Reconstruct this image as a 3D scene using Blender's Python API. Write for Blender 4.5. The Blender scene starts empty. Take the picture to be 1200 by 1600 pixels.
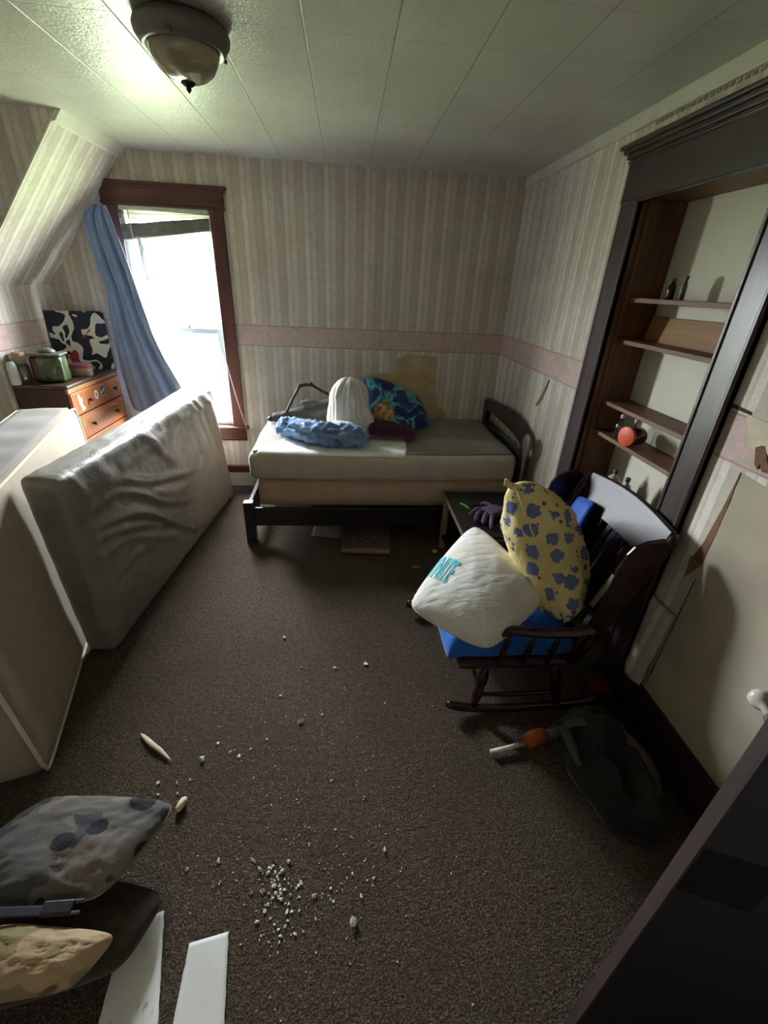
import bpy, bmesh, math, random
from mathutils import Vector, Matrix, noise

# ------------------------------------------------------------------ camera, world, exposure
sc = bpy.context.scene
COL = sc.collection
PI = math.pi
CAMZ = 1.75
XR, YB, ZC = 1.336, 3.89, 2.485          # right wall, back wall, ceiling
XK = -2.21                               # knee wall

cam_d = bpy.data.cameras.new('camera')
cam = bpy.data.objects.new('camera', cam_d); COL.objects.link(cam)
cam_d.sensor_fit = 'VERTICAL'; cam_d.sensor_height = 36.0; cam_d.lens = 684.0/1600*36.0
cam_d.clip_start = 0.02
RX = Vector((0.996033, 0.002979, 0.088939)); RY = Vector((-0.077413, -0.463914, 0.882491)); RZ = Vector((0.043889, -0.885875, -0.461843))
m = Matrix(((RX[0], -RX[1], -RX[2], 0), (RY[0], -RY[1], -RY[2], 0), (RZ[0], -RZ[1], -RZ[2], CAMZ), (0, 0, 0, 1)))
cam.matrix_world = m
sc.camera = cam

sc.view_settings.view_transform = 'Standard'
sc.view_settings.look = 'None'
sc.view_settings.gamma = 1.0
sc.view_settings.use_curve_mapping = False
sc.view_settings.exposure = 2.52
sc.cycles.max_bounces = 14
sc.cycles.diffuse_bounces = 8
sc.cycles.transparent_max_bounces = 12
sc.cycles.sample_clamp_indirect = 6.0
sc.cycles.caustics_reflective = False
sc.cycles.caustics_refractive = False
sc.cycles.use_denoising = True

SKY = 26.0
HALL_FILL = 0.4                               # weak fill added behind the camera, brightens the near side of the bed
w = bpy.data.worlds.new('overcast_sky'); sc.world = w; w.use_nodes = True
nt = w.node_tree; nt.nodes.clear()
wo = nt.nodes.new('ShaderNodeOutputWorld'); bg = nt.nodes.new('ShaderNodeBackground')
tc = nt.nodes.new('ShaderNodeTexCoord'); sx = nt.nodes.new('ShaderNodeSeparateXYZ'); rp = nt.nodes.new('ShaderNodeValToRGB')
mr = nt.nodes.new('ShaderNodeMapRange'); mr.inputs[1].default_value = -1; mr.inputs[2].default_value = 1
nt.links.new(tc.outputs['Generated'], sx.inputs[0]); nt.links.new(sx.outputs[2], mr.inputs[0]); nt.links.new(mr.outputs[0], rp.inputs[0])
e = rp.color_ramp.elements
e[0].position = 0.0; e[0].color = (.13, .145, .10, 1)
e[1].position = 1.0; e[1].color = (.90, .96, 1.04, 1)
a = e.new(.47); a.color = (.22, .235, .19, 1)
a = e.new(.52); a.color = (.92, .97, 1.04, 1)
nt.links.new(rp.outputs[0], bg.inputs[0]); bg.inputs[1].default_value = SKY
nt.links.new(bg.outputs[0], wo.inputs[0])

pd = bpy.data.lights.new('window_daylight', 'AREA'); pd.shape = 'RECTANGLE'; pd.size = .68; pd.size_y = 1.66
pd.cycles.is_portal = True
po = bpy.data.objects.new('window_daylight', pd); COL.objects.link(po)
po.location = (-1.2925, 4.06, 1.38); po.rotation_euler = (-PI/2, 0, 0)

hd = bpy.data.lights.new('hallway_fill', 'AREA'); hd.shape = 'RECTANGLE'; hd.size = .9; hd.size_y = 1.5; hd.energy = HALL_FILL; hd.color = (1, .95, .88)
ho = bpy.data.objects.new('hallway_fill', hd); COL.objects.link(ho)
ho.location = (0, -1.7, 1.5); ho.rotation_euler = (PI/2, 0, 0)  # added fill lamp, placed in the unseen hallway

# ------------------------------------------------------------------ mesh helpers
OFF = {}
def link(o, parent, off):
    COL.objects.link(o)
    if parent is not None:
        o.parent = parent
    else:
        o.location = off
    OFF[o.name] = off

def thing(name, loc, label, cat, group=None):
    o = bpy.data.objects.new(name, None); o.empty_display_size = .05
    COL.objects.link(o); o.location = loc; OFF[o.name] = Vector(loc)
    o['label'] = label; o['category'] = cat
    if group: o['group'] = group
    return o

def tag(o, label, cat, group=None, kind=None):
    o['label'] = label; o['category'] = cat
    if group: o['group'] = group
    if kind: o['kind'] = kind
    return o

def struct(o):
    o['kind'] = 'structure'; return o

def mesh(name, V, F, mat, parent=None, smooth=True, bevel=0, subsurf=0, angle=None):
    V = [Vector(v) for v in V]
    if parent is not None:
        off = OFF[parent.name]
    else:
        lo = Vector((min(v[0] for v in V), min(v[1] for v in V), min(v[2] for v in V)))
        hi = Vector((max(v[0] for v in V), max(v[1] for v in V), max(v[2] for v in V)))
        off = Vector(((lo[0]+hi[0])/2, (lo[1]+hi[1])/2, lo[2]))
    me = bpy.data.meshes.new(name)
    me.from_pydata([tuple(v-off) for v in V], [], [tuple(f) for f in F])
    bm = bmesh.new(); bm.from_mesh(me)
    bmesh.ops.recalc_face_normals(bm, faces=bm.faces)
    for f in bm.faces: f.smooth = smooth
    bm.to_mesh(me); bm.free()
    if mat is not None: me.materials.append(mat)
    o = bpy.data.objects.new(name, me)
    link(o, parent, off)
    if bevel:
        b = o.modifiers.new('bevel', 'BEVEL'); b.width = bevel; b.segments = 2; b.limit_method = 'ANGLE'; b.angle_limit = math.radians(40)
        b.harden_normals = False
    if subsurf:
        s = o.modifiers.new('subsurf', 'SUBSURF'); s.levels = subsurf; s.render_levels = subsurf
    if angle is not None:
        try: me.set_sharp_from_angle(angle=math.radians(angle))
        except Exception: pass
    return o

class MB:
    def __init__(s): s.V = []; s.F = []
    def add(s, V, F):
        n = len(s.V); s.V += [Vector(v) for v in V]; s.F += [tuple(i+n for i in f) for f in F]; return s
    def box(s, a, b):
        x0, y0, z0 = a; x1, y1, z1 = b
        return s.add([(x0,y0,z0),(x1,y0,z0),(x1,y1,z0),(x0,y1,z0),(x0,y0,z1),(x1,y0,z1),(x1,y1,z1),(x0,y1,z1)],
                     [(0,3,2,1),(4,5,6,7),(0,1,5,4),(1,2,6,5),(2,3,7,6),(3,0,4,7)])
    def hexa(s, P):   # 8 corners, bottom loop then top loop
        return s.add(P, [(0,3,2,1),(4,5,6,7),(0,1,5,4),(1,2,6,5),(2,3,7,6),(3,0,4,7)])
    def bar(s, a, b, w, h, up=(0,0,1)):
        a = Vector(a); b = Vector(b); d = (b-a).normalized(); up = Vector(up)
        sx_ = d.cross(up).normalized(); uz = sx_.cross(d).normalized()
        q = lambda p: [p-sx_*w/2-uz*h/2, p+sx_*w/2-uz*h/2, p+sx_*w/2+uz*h/2, p-sx_*w/2+uz*h/2]
        return s.add(q(a)+q(b), [(0,1,2,3),(4,7,6,5),(0,4,5,1),(1,5,6,2),(2,6,7,3),(3,7,4,0)])
    def prism(s, pts, ext):   # pts: 3-D outline, ext: extrusion vector
        n = len(pts); ext = Vector(ext); P = [Vector(p) for p in pts]
        return s.add(P+[p+ext for p in P], [tuple(range(n)), tuple(range(2*n-1, n-1, -1))]+[(i, (i+1) % n, (i+1) % n+n, i+n) for i in range(n)])
    def tube(s, pts, rad, seg=10, squash=1.0, up=(0,0,1), fn=None, cap=True):
        pts = [Vector(p) for p in pts]; n = len(pts)
        if not hasattr(rad, '__len__'): rad = [rad]*n
        V = []; prev = None
        for i, p in enumerate(pts):
            d = (pts[min(i+1, n-1)]-pts[max(i-1, 0)]).normalized()
            u = prev if prev is not None else Vector(up)
            sx_ = d.cross(u)
            if sx_.length < 1e-4: sx_ = d.cross(Vector((1, .3, .2)))
            sx_.normalize(); uz = sx_.cross(d).normalized(); prev = uz
            for k in range(seg):
                t = 2*PI*k/seg
                r = rad[i]
                if fn: r += fn(i/(n-1), t)
                V.append(p+sx_*math.cos(t)*r+uz*math.sin(t)*r*squash)
        F = [(i*seg+k, i*seg+(k+1) % seg, (i+1)*seg+(k+1) % seg, (i+1)*seg+k) for i in range(n-1) for k in range(seg)]
        if cap:
            F += [tuple(range(seg-1, -1, -1)), tuple((n-1)*seg+k for k in range(seg))]
        return s.add(V, F)
    def lathe(s, prof, c=(0,0,0), axis=(0,0,1), seg=28, fn=None):
        c = Vector(c); ax = Vector(axis).normalized()
        q = Vector((0,0,1)).rotation_difference(ax)
        V = []
        for (r, z) in prof:
            for k in range(seg):
                t = 2*PI*k/seg; rr = r*(1+(fn(t, z) if fn else 0))
                V.append(c+q @ Vector((rr*math.cos(t), rr*math.sin(t), z)))
        n = len(prof)
        F = [(i*seg+k, i*seg+(k+1) % seg, (i+1)*seg+(k+1) % seg, (i+1)*seg+k) for i in range(n-1) for k in range(seg)]
        F += [tuple(range(seg-1, -1, -1)), tuple((n-1)*seg+k for k in range(seg))]
        return s.add(V, F)
    def ball(s, c, r, seg=10, ring=7, jit=0, seed=0):
        c = Vector(c); r = Vector((r, r, r)) if not hasattr(r, '__len__') else Vector(r)
        V = []; 
        for i in range(1, ring):
            ph = PI*i/ring
            for k in range(seg):
                t = 2*PI*k/seg; d = Vector((math.sin(ph)*math.cos(t), math.sin(ph)*math.sin(t), math.cos(ph)))
                f = 1+jit*noise.noise(d*1.7+Vector((seed*3.1, seed*1.7, 0)))
                V.append(c+Vector((d[0]*r[0], d[1]*r[1], d[2]*r[2]))*f)
        F = [(i*seg+k, i*seg+(k+1) % seg, (i+1)*seg+(k+1) % seg, (i+1)*seg+k) for i in range(ring-2) for k in range(seg)]
        V += [c+Vector((0, 0, r[2])), c-Vector((0, 0, r[2]))]; nn = (ring-1)*seg
        F += [(nn, k, (k+1) % seg) for k in range(seg)]+[(nn+1, (ring-2)*seg+(k+1) % seg, (ring-2)*seg+k) for k in range(seg)]
        return s.add(V, F)
    def build(s, name, mat, parent=None, **k):
        return mesh(name, s.V, s.F, mat, parent, **k)

def box(name, a, b, mat, parent=None, bevel=.003, **k):
    k.setdefault('smooth', False)
    return MB().box(a, b).build(name, mat, parent, bevel=bevel, **k)

def spline(pts, n):
    P = [Vector(p) for p in pts]; out = []
    P = [P[0]*2-P[1]]+P+[P[-1]*2-P[-2]]
    m_ = len(P)-3
    for i in range(n+1):
        t = i/n*m_; k = min(int(t), m_-1); f = t-k
        a, b, c, d = P[k:k+4]
        out.append(.5*((2*b)+(c-a)*f+(2*a-5*b+4*c-d)*f*f+(3*b-a-3*c+d)*f**3))
    return out
def lerp_tab(tab, x):
    if x <= tab[0][0]: return tab[0][1]
    for (a, b), (c, d) in zip(tab, tab[1:]):
        if x <= c: return b+(d-b)*(x-a)/(c-a)
    return tab[-1][1]
def nz(x, y, z=0): return noise.noise(Vector((x, y, z)))
def ridge(x, y, z=0): return 1-abs(noise.noise(Vector((x, y, z))))*2

# ------------------------------------------------------------------ materials
def lin(c):
    f = lambda v: v/12.92 if v <= .04045 else ((v+.055)/1.055)**2.4
    return tuple(f(v/255) for v in c)+(1,)
class G:
    """small node-graph builder"""
    def __init__(s, name):
        s.m = bpy.data.materials.new(name); s.m.use_nodes = True; s.t = s.m.node_tree
        s.b = s.t.nodes['Principled BSDF']; s.pos = None
    def n(s, typ, **kw):
        x = s.t.nodes.new('ShaderNode'+typ)
        for k, v in kw.items(): setattr(x, k, v)
        return x
    def l(s, a, b): s.t.links.new(a, b)
    def setin(s, node, i, v):
        if hasattr(v, 'is_output'): s.l(v, node.inputs[i])
        else: node.inputs[i].default_value = v
    def math(s, op, a, b=0, c=0):
        x = s.n('Math', operation=op); s.setin(x, 0, a); s.setin(x, 1, b); s.setin(x, 2, c); return x.outputs[0]
    def P(s, obj=False):
        if obj: return s.n('TexCoord').outputs['Object']
        if s.pos is None: s.pos = s.n('NewGeometry').outputs['Position']
        return s.pos
    def xyz(s, obj=False):
        x = s.n('SeparateXYZ'); s.l(s.P(obj), x.inputs[0]); return x.outputs
    def map(s, scale, obj=False, rot=(0,0,0), loc=(0,0,0)):
        x = s.n('Mapping'); s.l(s.P(obj), x.inputs[0]); x.inputs['Scale'].default_value = scale; x.inputs['Rotation'].default_value = rot; x.inputs['Location'].default_value = loc
        return x.outputs[0]
    def noise(s, scale, detail=3, rough=.5, vec=None, dist=0):
        x = s.n('TexNoise'); x.inputs['Scale'].default_value = scale; x.inputs['Detail'].default_value = detail
        x.inputs['Roughness'].default_value = rough; x.inputs['Distortion'].default_value = dist
        s.l(vec if vec is not None else s.P(), x.inputs['Vector']); return x.outputs[0]
    def vor(s, scale, vec=None, feat='F1', rnd=1.0):
        x = s.n('TexVoronoi', feature=feat); x.inputs['Scale'].default_value = scale; x.inputs['Randomness'].default_value = rnd
        s.l(vec if vec is not None else s.P(), x.inputs['Vector']); return x
    def ramp(s, fac, stops, interp='LINEAR'):
        x = s.n('ValToRGB'); s.setin(x, 0, fac); cr = x.color_ramp; cr.interpolation = interp
        for i, (p, c) in enumerate(stops):
            el = cr.elements[i] if i < 2 else cr.elements.new(p)
            el.position = p; el.color = c if hasattr(c, '__len__') else (c, c, c, 1)
        return x.outputs[0]
    def mix(s, fac, a, b, mode='MIX'):
        x = s.n('Mix', data_type='RGBA', blend_type=mode); s.setin(x, 0, fac)
        s.setin(x, 6, a); s.setin(x, 7, b); return x.outputs[2]
    def bump(s, h, strength=.3, dist=.01):
        x = s.n('Bump'); x.inputs['Strength'].default_value = strength; x.inputs['Distance'].default_value = dist
        s.l(h, x.inputs['Height']); s.l(x.outputs[0], s.b.inputs['Normal'])
    def out(s, col=None, rough=.6, spec=None, metal=0, **kw):
        if col is not None: s.setin(s.b, 'Base Color', col)
        s.setin(s.b, 'Roughness', rough); s.b.inputs['Metallic'].default_value = metal
        if spec is not None: s.b.inputs['Specular IOR Level'].default_value = spec
        for k, v in kw.items(): s.setin(s.b, k.replace('_', ' '), v)
        return s.m

def M_plain(name, c, rough=.6, var=.12, scale=20, spec=None, bump=0, metal=0, bs=None, **kw):
    g = G(name); c = lin(c)
    d = tuple(max(0, v*(1-var)) for v in c[:3])+(1,); h = tuple(min(1, v*(1+var)) for v in c[:3])+(1,)
    col = g.ramp(g.noise(scale, 4), [(.3, d), (.7, h)])
    if bump: g.bump(g.noise(bs or scale*3, 5), bump, .004)
    return g.out(col, rough, spec, metal, **kw)

def M_wood(name, c1, c2, axis='z', rough=.4, scale=14, spec=.5):
    g = G(name)
    sc_ = {'z': (scale, scale, scale*.07), 'x': (scale*.07, scale, scale), 'y': (scale, scale*.07, scale)}[axis]
    f = g.noise(1.0, 6, .6, g.map(sc_), 1.2)
    g.bump(f, .08, .003)
    return g.out(g.ramp(f, [(.32, lin(c1)), (.68, lin(c2))]), rough, spec)

def M_cloth(name, c, var=.15, rough=.9, scale=8, weave=350, bump=.25, sheen=.2):
    g = G(name); c = lin(c)
    d = tuple(v*(1-var) for v in c[:3])+(1,); h = tuple(min(1, v*(1+var)) for v in c[:3])+(1,)
    col = g.ramp(g.noise(scale, 5, .6), [(.3, d), (.7, h)])
    g.bump(g.noise(weave, 2), bump, .002)
    return g.out(col, rough, .2, Sheen_Weight=sheen)

def M_wallpaper(name, axis, border=False, torn_below=None):
    g = G(name); X = g.xyz()
    c = X[{'x': 0, 'y': 1}[axis]]; z = X[2]
    wob = g.math('MULTIPLY', g.math('SUBTRACT', g.noise(3, 2), .5), .010)
    ph = g.math('FRACT', g.math('DIVIDE', g.math('ADD', g.math('ADD', c, 10), wob), .148))
    A = lin((220, 213, 199)); B = lin((206, 196, 183)); C_ = lin((228, 223, 211)); D = lin((200, 188, 178))
    stripes = g.ramp(ph, [(0, A), (.06, A), (.09, D), (.13, D), (.16, B), (.42, B), (.46, D), (.50, D), (.53, C_), (.72, C_), (.75, B), (.80, B), (.83, A)])
    age = g.noise(1.3, 5, .6)
    col = g.mix(g.ramp(age, [(.45, 0), (.72, .42)]), stripes, lin((150, 136, 118)))
    streak = g.noise(1, 4, .6, g.map((9, 9, .8)))
    col = g.mix(g.ramp(streak, [(.5, 0), (.75, .35)]), col, lin((158, 141, 124)))
    blot = g.ramp(g.noise(26, 4, .7), [(.35, .86), (.65, 1.0)])
    col = g.mix(1.0, col, blot, 'MULTIPLY')
    if border:
        zz = g.math('ADD', z, g.math('MULTIPLY', g.math('SUBTRACT', g.noise(9, 2), .5), .006))
        inb = g.math('MULTIPLY', g.math('GREATER_THAN', zz, 1.252), g.math('LESS_THAN', zz, 1.412))
        fl = g.noise(13, 4, .65, None, .8)
        leaf = g.noise(30, 3, .6)
        bc = g.ramp(fl, [(.34, lin((184, 166, 154))), (.5, lin((196, 177, 167))), (.60, lin((206, 178, 173))), (.70, lin((212, 164, 164)))])
        bc = g.mix(g.ramp(leaf, [(.55, 0), (.7, .45)]), bc, lin((222, 210, 200)))
        edge = g.math('MULTIPLY', inb, g.math('LESS_THAN', g.math('ABSOLUTE', g.math('SUBTRACT', g.math('ABSOLUTE', g.math('SUBTRACT', zz, 1.332)), .076)), .004))
        bc = g.mix(edge, bc, lin((176, 146, 140)))
        col = g.mix(inb, col, bc)
    g.bump(g.noise(55, 4), .12, .003)
    return g.out(col, .72, .25)

def M_ceiling():
    g = G('ceiling_tile_paint'); X = g.xyz()
    fx = g.math('ABSOLUTE', g.math('SUBTRACT', g.math('FRACT', g.math('DIVIDE', g.math('ADD', X[0], 10-.10+.1525), .305)), .5))
    fy = g.math('ABSOLUTE', g.math('SUBTRACT', g.math('FRACT', g.math('DIVIDE', g.math('ADD', X[1], 10), .305)), .5))
    gx = g.ramp(fx, [(0, 1), (.012, 0)]); gy = g.ramp(fy, [(0, .45), (.016, 0)])
    line = g.math('MAXIMUM', gx, gy)
    base = g.ramp(g.noise(1.6, 5, .6), [(.35, lin((182, 178, 168))), (.65, lin((198, 195, 186)))])
    col = g.mix(g.math('MULTIPLY', line, .55), base, lin((92, 88, 76)))
    h = g.math('ADD', g.noise(75, 3, .55, None, .6), g.math('MULTIPLY', g.noise(24, 3), .6))
    h = g.math('SUBTRACT', h, g.math('MULTIPLY', line, .8))
    g.bump(h, .42, .006)
    return g.out(col, .33, .5)

def M_carpet():
    g = G('worn_brown_carpet')
    f = g.noise(150, 2, .75); big = g.noise(2.2, 5, .6); mid = g.noise(14, 4, .65); clump = g.noise(48, 3, .6)
    c = g.ramp(f, [(.32, lin((55, 46, 39))), (.5, lin((95, 82, 70))), (.66, lin((146, 130, 112)))])
    c = g.mix(g.ramp(clump, [(.38, .5), (.62, 0)]), c, lin((56, 48, 40)))
    c = g.mix(g.ramp(big, [(.35, 0), (.7, .5)]), c, lin((72, 61, 52)))
    c = g.mix(g.ramp(mid, [(.5, 0), (.75, .4)]), c, lin((94, 87, 77)))
    g.bump(g.math('ADD', f, g.math('MULTIPLY', g.noise(60, 3), .7)), .9, .012)
    return g.out(c, .95, .1)

WP_X = M_wallpaper('striped_wallpaper_back', 'x', True)
WP_Y = M_wallpaper('striped_wallpaper_side', 'y', True)
WP_S = M_wallpaper('striped_wallpaper_slope', 'y', False)
WP_J = M_wallpaper('striped_wallpaper_jog', 'x', False)
CEIL = M_ceiling()
CARPET = M_carpet()
DARKWOOD = M_wood('dark_stained_casing', (52, 39, 38), (80, 64, 62), 'z', .34)
DARKWOOD_Y = M_wood('dark_stained_head_casing', (44, 31, 30), (68, 51, 49), 'y', .36)
REDWOOD = M_wood('red_brown_casing', (66, 34, 26), (104, 58, 44), 'z', .42)
REDWOOD_X = M_wood('red_brown_head_casing', (64, 33, 26), (98, 54, 42), 'x', .42)
JAMBWOOD = M_wood('amber_brown_jamb', (88, 56, 34), (130, 88, 56), 'z', .5)
SHELFWOOD = M_wood('shelf_board', (92, 62, 44), (136, 98, 74), 'y', .55)
AMBER = M_wood('amber_plywood', (132, 96, 58), (168, 126, 82), 'y', .6)
BLACKWOOD = M_wood('black_brown_bed_wood', (26, 22, 20), (44, 38, 34), 'x', .35)
BLACKWOOD_Y = M_wood('black_brown_headboard_wood', (24, 20, 18), (42, 35, 32), 'y', .3)
CHAIRWOOD = M_wood('dark_mahogany_chair_wood', (34, 17, 16), (62, 32, 29), 'x', .25)
CHAIRWOOD_Y = M_wood('dark_mahogany_rail_wood', (38, 26, 27), (58, 42, 42), 'y', .42)
DRESSER = M_wood('orange_maple_drawer', (150, 84, 40), (190, 116, 62), 'y', .4)
DRESSER_SIDE = M_wood('dark_dresser_side', (46, 25, 18), (66, 38, 28), 'z', .5)
DRESSER_TOP = M_wood('dark_dresser_top', (50, 36, 28), (84, 64, 50), 'y', .35)
WHITEPAINT = M_plain('white_window_paint', (182, 186, 182), .45, .05, 14)
CREAM = M_plain('cream_crown_paint', (206, 202, 186), .5, .06, 10)
PANEL = M_plain('off_white_back_panel', (214, 210, 192), .6, .05, 5)
PLASTER = M_plain('bare_beige_wall', (176, 166, 144), .8, .10, 4, bump=.1)
TAN = M_plain('tan_stained_plaster', (186, 165, 128), .85, .16, 9, bump=.15)
BROWNTEAR = M_plain('brown_torn_backing', (116, 84, 54), .85, .25, 30)
PAPERBACK = M_plain('pale_paper_backing', (206, 196, 170), .8, .12, 18)
DARKTEAR = M_plain('dark_tear_gap', (64, 48, 36), .9, .2, 30)  # dark brown strips along the wallpaper tears
LOWPAINT = M_plain('pale_low_skirting', (196, 196, 186), .6, .10, 9)
METALGREY = M_plain('tarnished_metal_pan', (108, 106, 96), .45, .10, 12, metal=.3)
FROST = M_plain('amber_frosted_glass', (158, 148, 118), .22, .18, 9, spec=.6, Coat_Weight=.6, Coat_Roughness=.08)
BLACKMETAL = M_plain('dark_finial_metal', (44, 36, 30), .35, .15, 20, metal=.6)
TICKING = M_cloth('grey_mattress_ticking', (192, 180, 164), .08, weave=260)
MATTOP = M_cloth('dark_grey_mattress_top', (124, 116, 104), .10, weave=260)
BOXSPRING = M_cloth('tan_box_spring_cloth', (186, 162, 138), .07, weave=300)
SHEETWHITE = M_cloth('white_sheet_cloth', (232, 232, 228), .04)
TANMAT = M_cloth('tan_box_spring_face', (164, 150, 128), .07, weave=320)
QUILT = M_cloth('grey_quilted_border', (126, 118, 108), .07, weave=120, bump=.5)
PIPING = M_cloth('cream_piping', (216, 206, 182), .05)
NAVY = M_plain('navy_canvas', (26, 30, 52), .6, .2, 8)

def M_plastic_wrap():
    g = G('dusty_plastic_mattress_wrap')
    col = g.ramp(g.noise(5, 5, .6), [(.3, lin((126, 120, 110))), (.7, lin((148, 141, 130)))])
    f = g.noise(1, 5, .6, g.map((9, 3.2, 5), rot=(.6, 0, 0)), 1.0)
    g.bump(f, .5, .03)
    return g.out(col, .52, .4, Coat_Weight=.38, Coat_Roughness=.24)
WRAP = M_plastic_wrap()

def glassy(name, tint, gloss=.12, rough=.02):
    g = G(name); t = g.t; t.nodes.remove(g.b)
    tr = g.n('BsdfTransparent'); tr.inputs[0].default_value = tint
    gl = g.n('BsdfGlossy'); gl.inputs['Roughness'].default_value = rough
    lw = g.n('LayerWeight'); lw.inputs[0].default_value = .5
    f = g.math('ADD', g.math('MULTIPLY', g.math('POWER', lw.outputs['Facing'], 3), .6), gloss*.3)
    mx = g.n('MixShader'); g.l(f, mx.inputs[0]); g.l(tr.outputs[0], mx.inputs[1]); g.l(gl.outputs[0], mx.inputs[2])
    g.l(mx.outputs[0], t.nodes['Material Output'].inputs[0]); return g.m
GLASS = glassy('window_glass', (.97, .98, .98, 1))
CLEARGLASS = glassy('clear_bottle_glass', (.86, .88, .86, 1), .5, .05)

# ------------------------------------------------------------------ the room
SL = 1.2                                  # slope rise per metre
def slope_x(z): return -1.5-(ZC-z)/SL
ZKN = ZC-(-1.5-XK)*SL
W0, W1, WZ0, WZ1 = -1.61, -.975, .575, 2.185     # window opening
D0, D1, DZ = 1.545, 2.30, 2.14                   # shelf doorway opening in right wall
YJ = 3.12

struct(box('floor', (-2.75, -.75, -.12), (1.75, 4.05, 0), CARPET, bevel=0))
struct(box('ceiling', (-2.75, -.75, ZC), (1.75, 4.05, ZC+.1), CEIL, bevel=0))
b = MB()
b.box((-2.75, YB, 0), (W0, YB+.14, ZC)); b.box((W1, YB, 0), (1.75, YB+.14, ZC))
b.box((W0, YB, 0), (W1, YB+.14, WZ0)); b.box((W0, YB, WZ1), (W1, YB+.14, ZC))
struct(b.build('wall_back', WP_X, smooth=False))
b = MB()
b.box((XR, -.75, 0), (XR+.12, D0-.021, ZC)); b.box((XR, D1+.021, 0), (XR+.12, YB, ZC)); b.box((XR, D0-.021, DZ+.021), (XR+.12, D1+.021, ZC))
wr = struct(b.build('wall_right', WP_Y, smooth=False))
struct(box('wall_left', (XK-.1, YJ, 0), (XK, YB, ZKN), WP_Y, bevel=0))
struct(MB().hexa([(-1.5, YJ, ZC), (-1.6, YJ, ZC), (-1.6, YB, ZC), (-1.5, YB, ZC), (XK, YJ, ZKN), (XK-.1, YJ, ZKN), (XK-.1, YB, ZKN), (XK, YB, ZKN)]).build('wall_slope', WP_S, smooth=False))
# triangular wall above the slope, facing into the near half of the room
struct(MB().prism([(-1.515, YJ-.006, ZC), (-2.75, YJ-.006, ZC), (-2.75, YJ-.006, 0), (XK-.012, YJ-.006, 0), (XK-.012, YJ-.006, ZKN)], (0, .006, 0)).build('wall_jog', WP_J, smooth=False))
struct(box('wall_near_left', (-2.75, -.75, 0), (-2.65, YJ-.02, ZC), WP_Y, bevel=0))
struct(MB().box((-2.65, -.75, 0), (-.45, -.65, ZC)).box((.45, -.75, 0), (XR, -.65, ZC)).box((-.45, -.75, 2.05), (.45, -.65, ZC)).build('wall_front', WP_X, smooth=False))

struct(MB().box((-.65, -1.75, 0), (-.55, -.75, ZC)).box((.55, -1.75, 0), (.65, -.75, ZC)).box((-.65, -1.85, 0), (.65, -1.75, ZC)).box((-.65, -1.85, ZC), (.65, -.75, ZC+.1)).box((-.65, -1.85, -.12), (.65, -.75, 0)).build('wall_hall_blocker', PLASTER, smooth=False))  # unseen hallway shell, added to keep sky light out of the doorway

# crown strips
struct(box('trim_1', (XR-.018, D0-2, ZC-.062), (XR, YB, ZC), CREAM, bevel=.004))
struct(MB().hexa([(-1.5, YJ, ZC), (-1.482, YJ, ZC), (-1.482, YB, ZC), (-1.5, YB, ZC), (slope_x(ZC-.055), YJ, ZC-.055), (slope_x(ZC-.055)+.022, YJ, ZC-.049), (slope_x(ZC-.055)+.022, YB, ZC-.049), (slope_x(ZC-.055), YB, ZC-.055)]).build('trim_2', CREAM, smooth=False))
# scalloped lower edge of the loose paper under the crown strip
b = MB(); k = 0; y = .9
while y < 2.35:
    b.box((XR-.004, y, ZC-.074), (XR, y+.018, ZC-.062)); y += .032
struct(b.build('trim_3', M_plain('grey_scallop_edge', (142, 136, 122), .8), smooth=False))
# skirtings
struct(MB().box((XR-.022, -.65, 0), (XR, D0-.13, .185)).box((XR-.014, -.65, .185), (XR, D0-.13, .205)).build('baseboard_right', DARKWOOD_Y, smooth=False, bevel=.004))
struct(MB().box((XR-.022, D1+.17, 0), (XR, YB, .185)).box((XR-.014, D1+.17, .185), (XR, YB, .205)).build('baseboard_right_far', DARKWOOD_Y, smooth=False, bevel=.004))
struct(MB().box((XK, YB-.02, .135), (XR-.03, YB, .185)).box((XK, YB-.03, .185), (XR-.03, YB, .205)).build('baseboard_back', REDWOOD_X, smooth=False, bevel=.004))
struct(box('trim_4', (XK, YB-.016, 0), (XR-.03, YB, .135), LOWPAINT))

# ------------------------------------------------------------------ window
wn = bpy.data.objects.new('window_1', None); COL.objects.link(wn); wn.location = (-1.29, YB, WZ0); OFF['window_1'] = Vector((-1.29, YB, WZ0)); struct(wn)
def wp(name, mb, mat, bevel=.003, **k):
    k.setdefault('smooth', False)
    return struct(mb.build(name, mat, wn, bevel=bevel, **k))
wp('jamb', MB().box((W0, YB+.005, WZ0), (W0+.03, YB+.14, WZ1)).box((W1-.014, YB+.005, WZ0), (W1, YB+.14, WZ1)).box((W0, YB+.005, WZ1-.02), (W1, YB+.14, WZ1)), WHITEPAINT)
# casings
wp('side_casing', MB().box((W1-.005, YB-.022, .56), (W1+.095, YB, 2.19)), REDWOOD)
wp('side_casing', MB().box((W0-.095, YB-.022, .56), (W0+.005, YB, 2.19)), REDWOOD)
wp('head_casing', MB().box((W0-.10, YB-.026, 2.165), (W1+.105, YB, 2.285)).box((slope_x(2.28)+.01, YB-.045, 2.285), (W1+.13, YB, 2.305)).box((slope_x(2.26)+.012, YB-.036, 2.268), (W1+.118, YB, 2.287)).box((W0-.105, YB-.034, 2.165), (W1+.11, YB, 2.18)), REDWOOD_X, .004)
wp('stool', MB().box((W0-.13, YB-.06, .552), (W1+.125, YB+.10, .578)), REDWOOD_X, .006)
wp('apron', MB().box((W0-.10, YB-.022, .445), (W1+.10, YB, .552)).box((W0-.10, YB-.03, .455), (W1+.10, YB, .472)), REDWOOD_X, .004)
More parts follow.
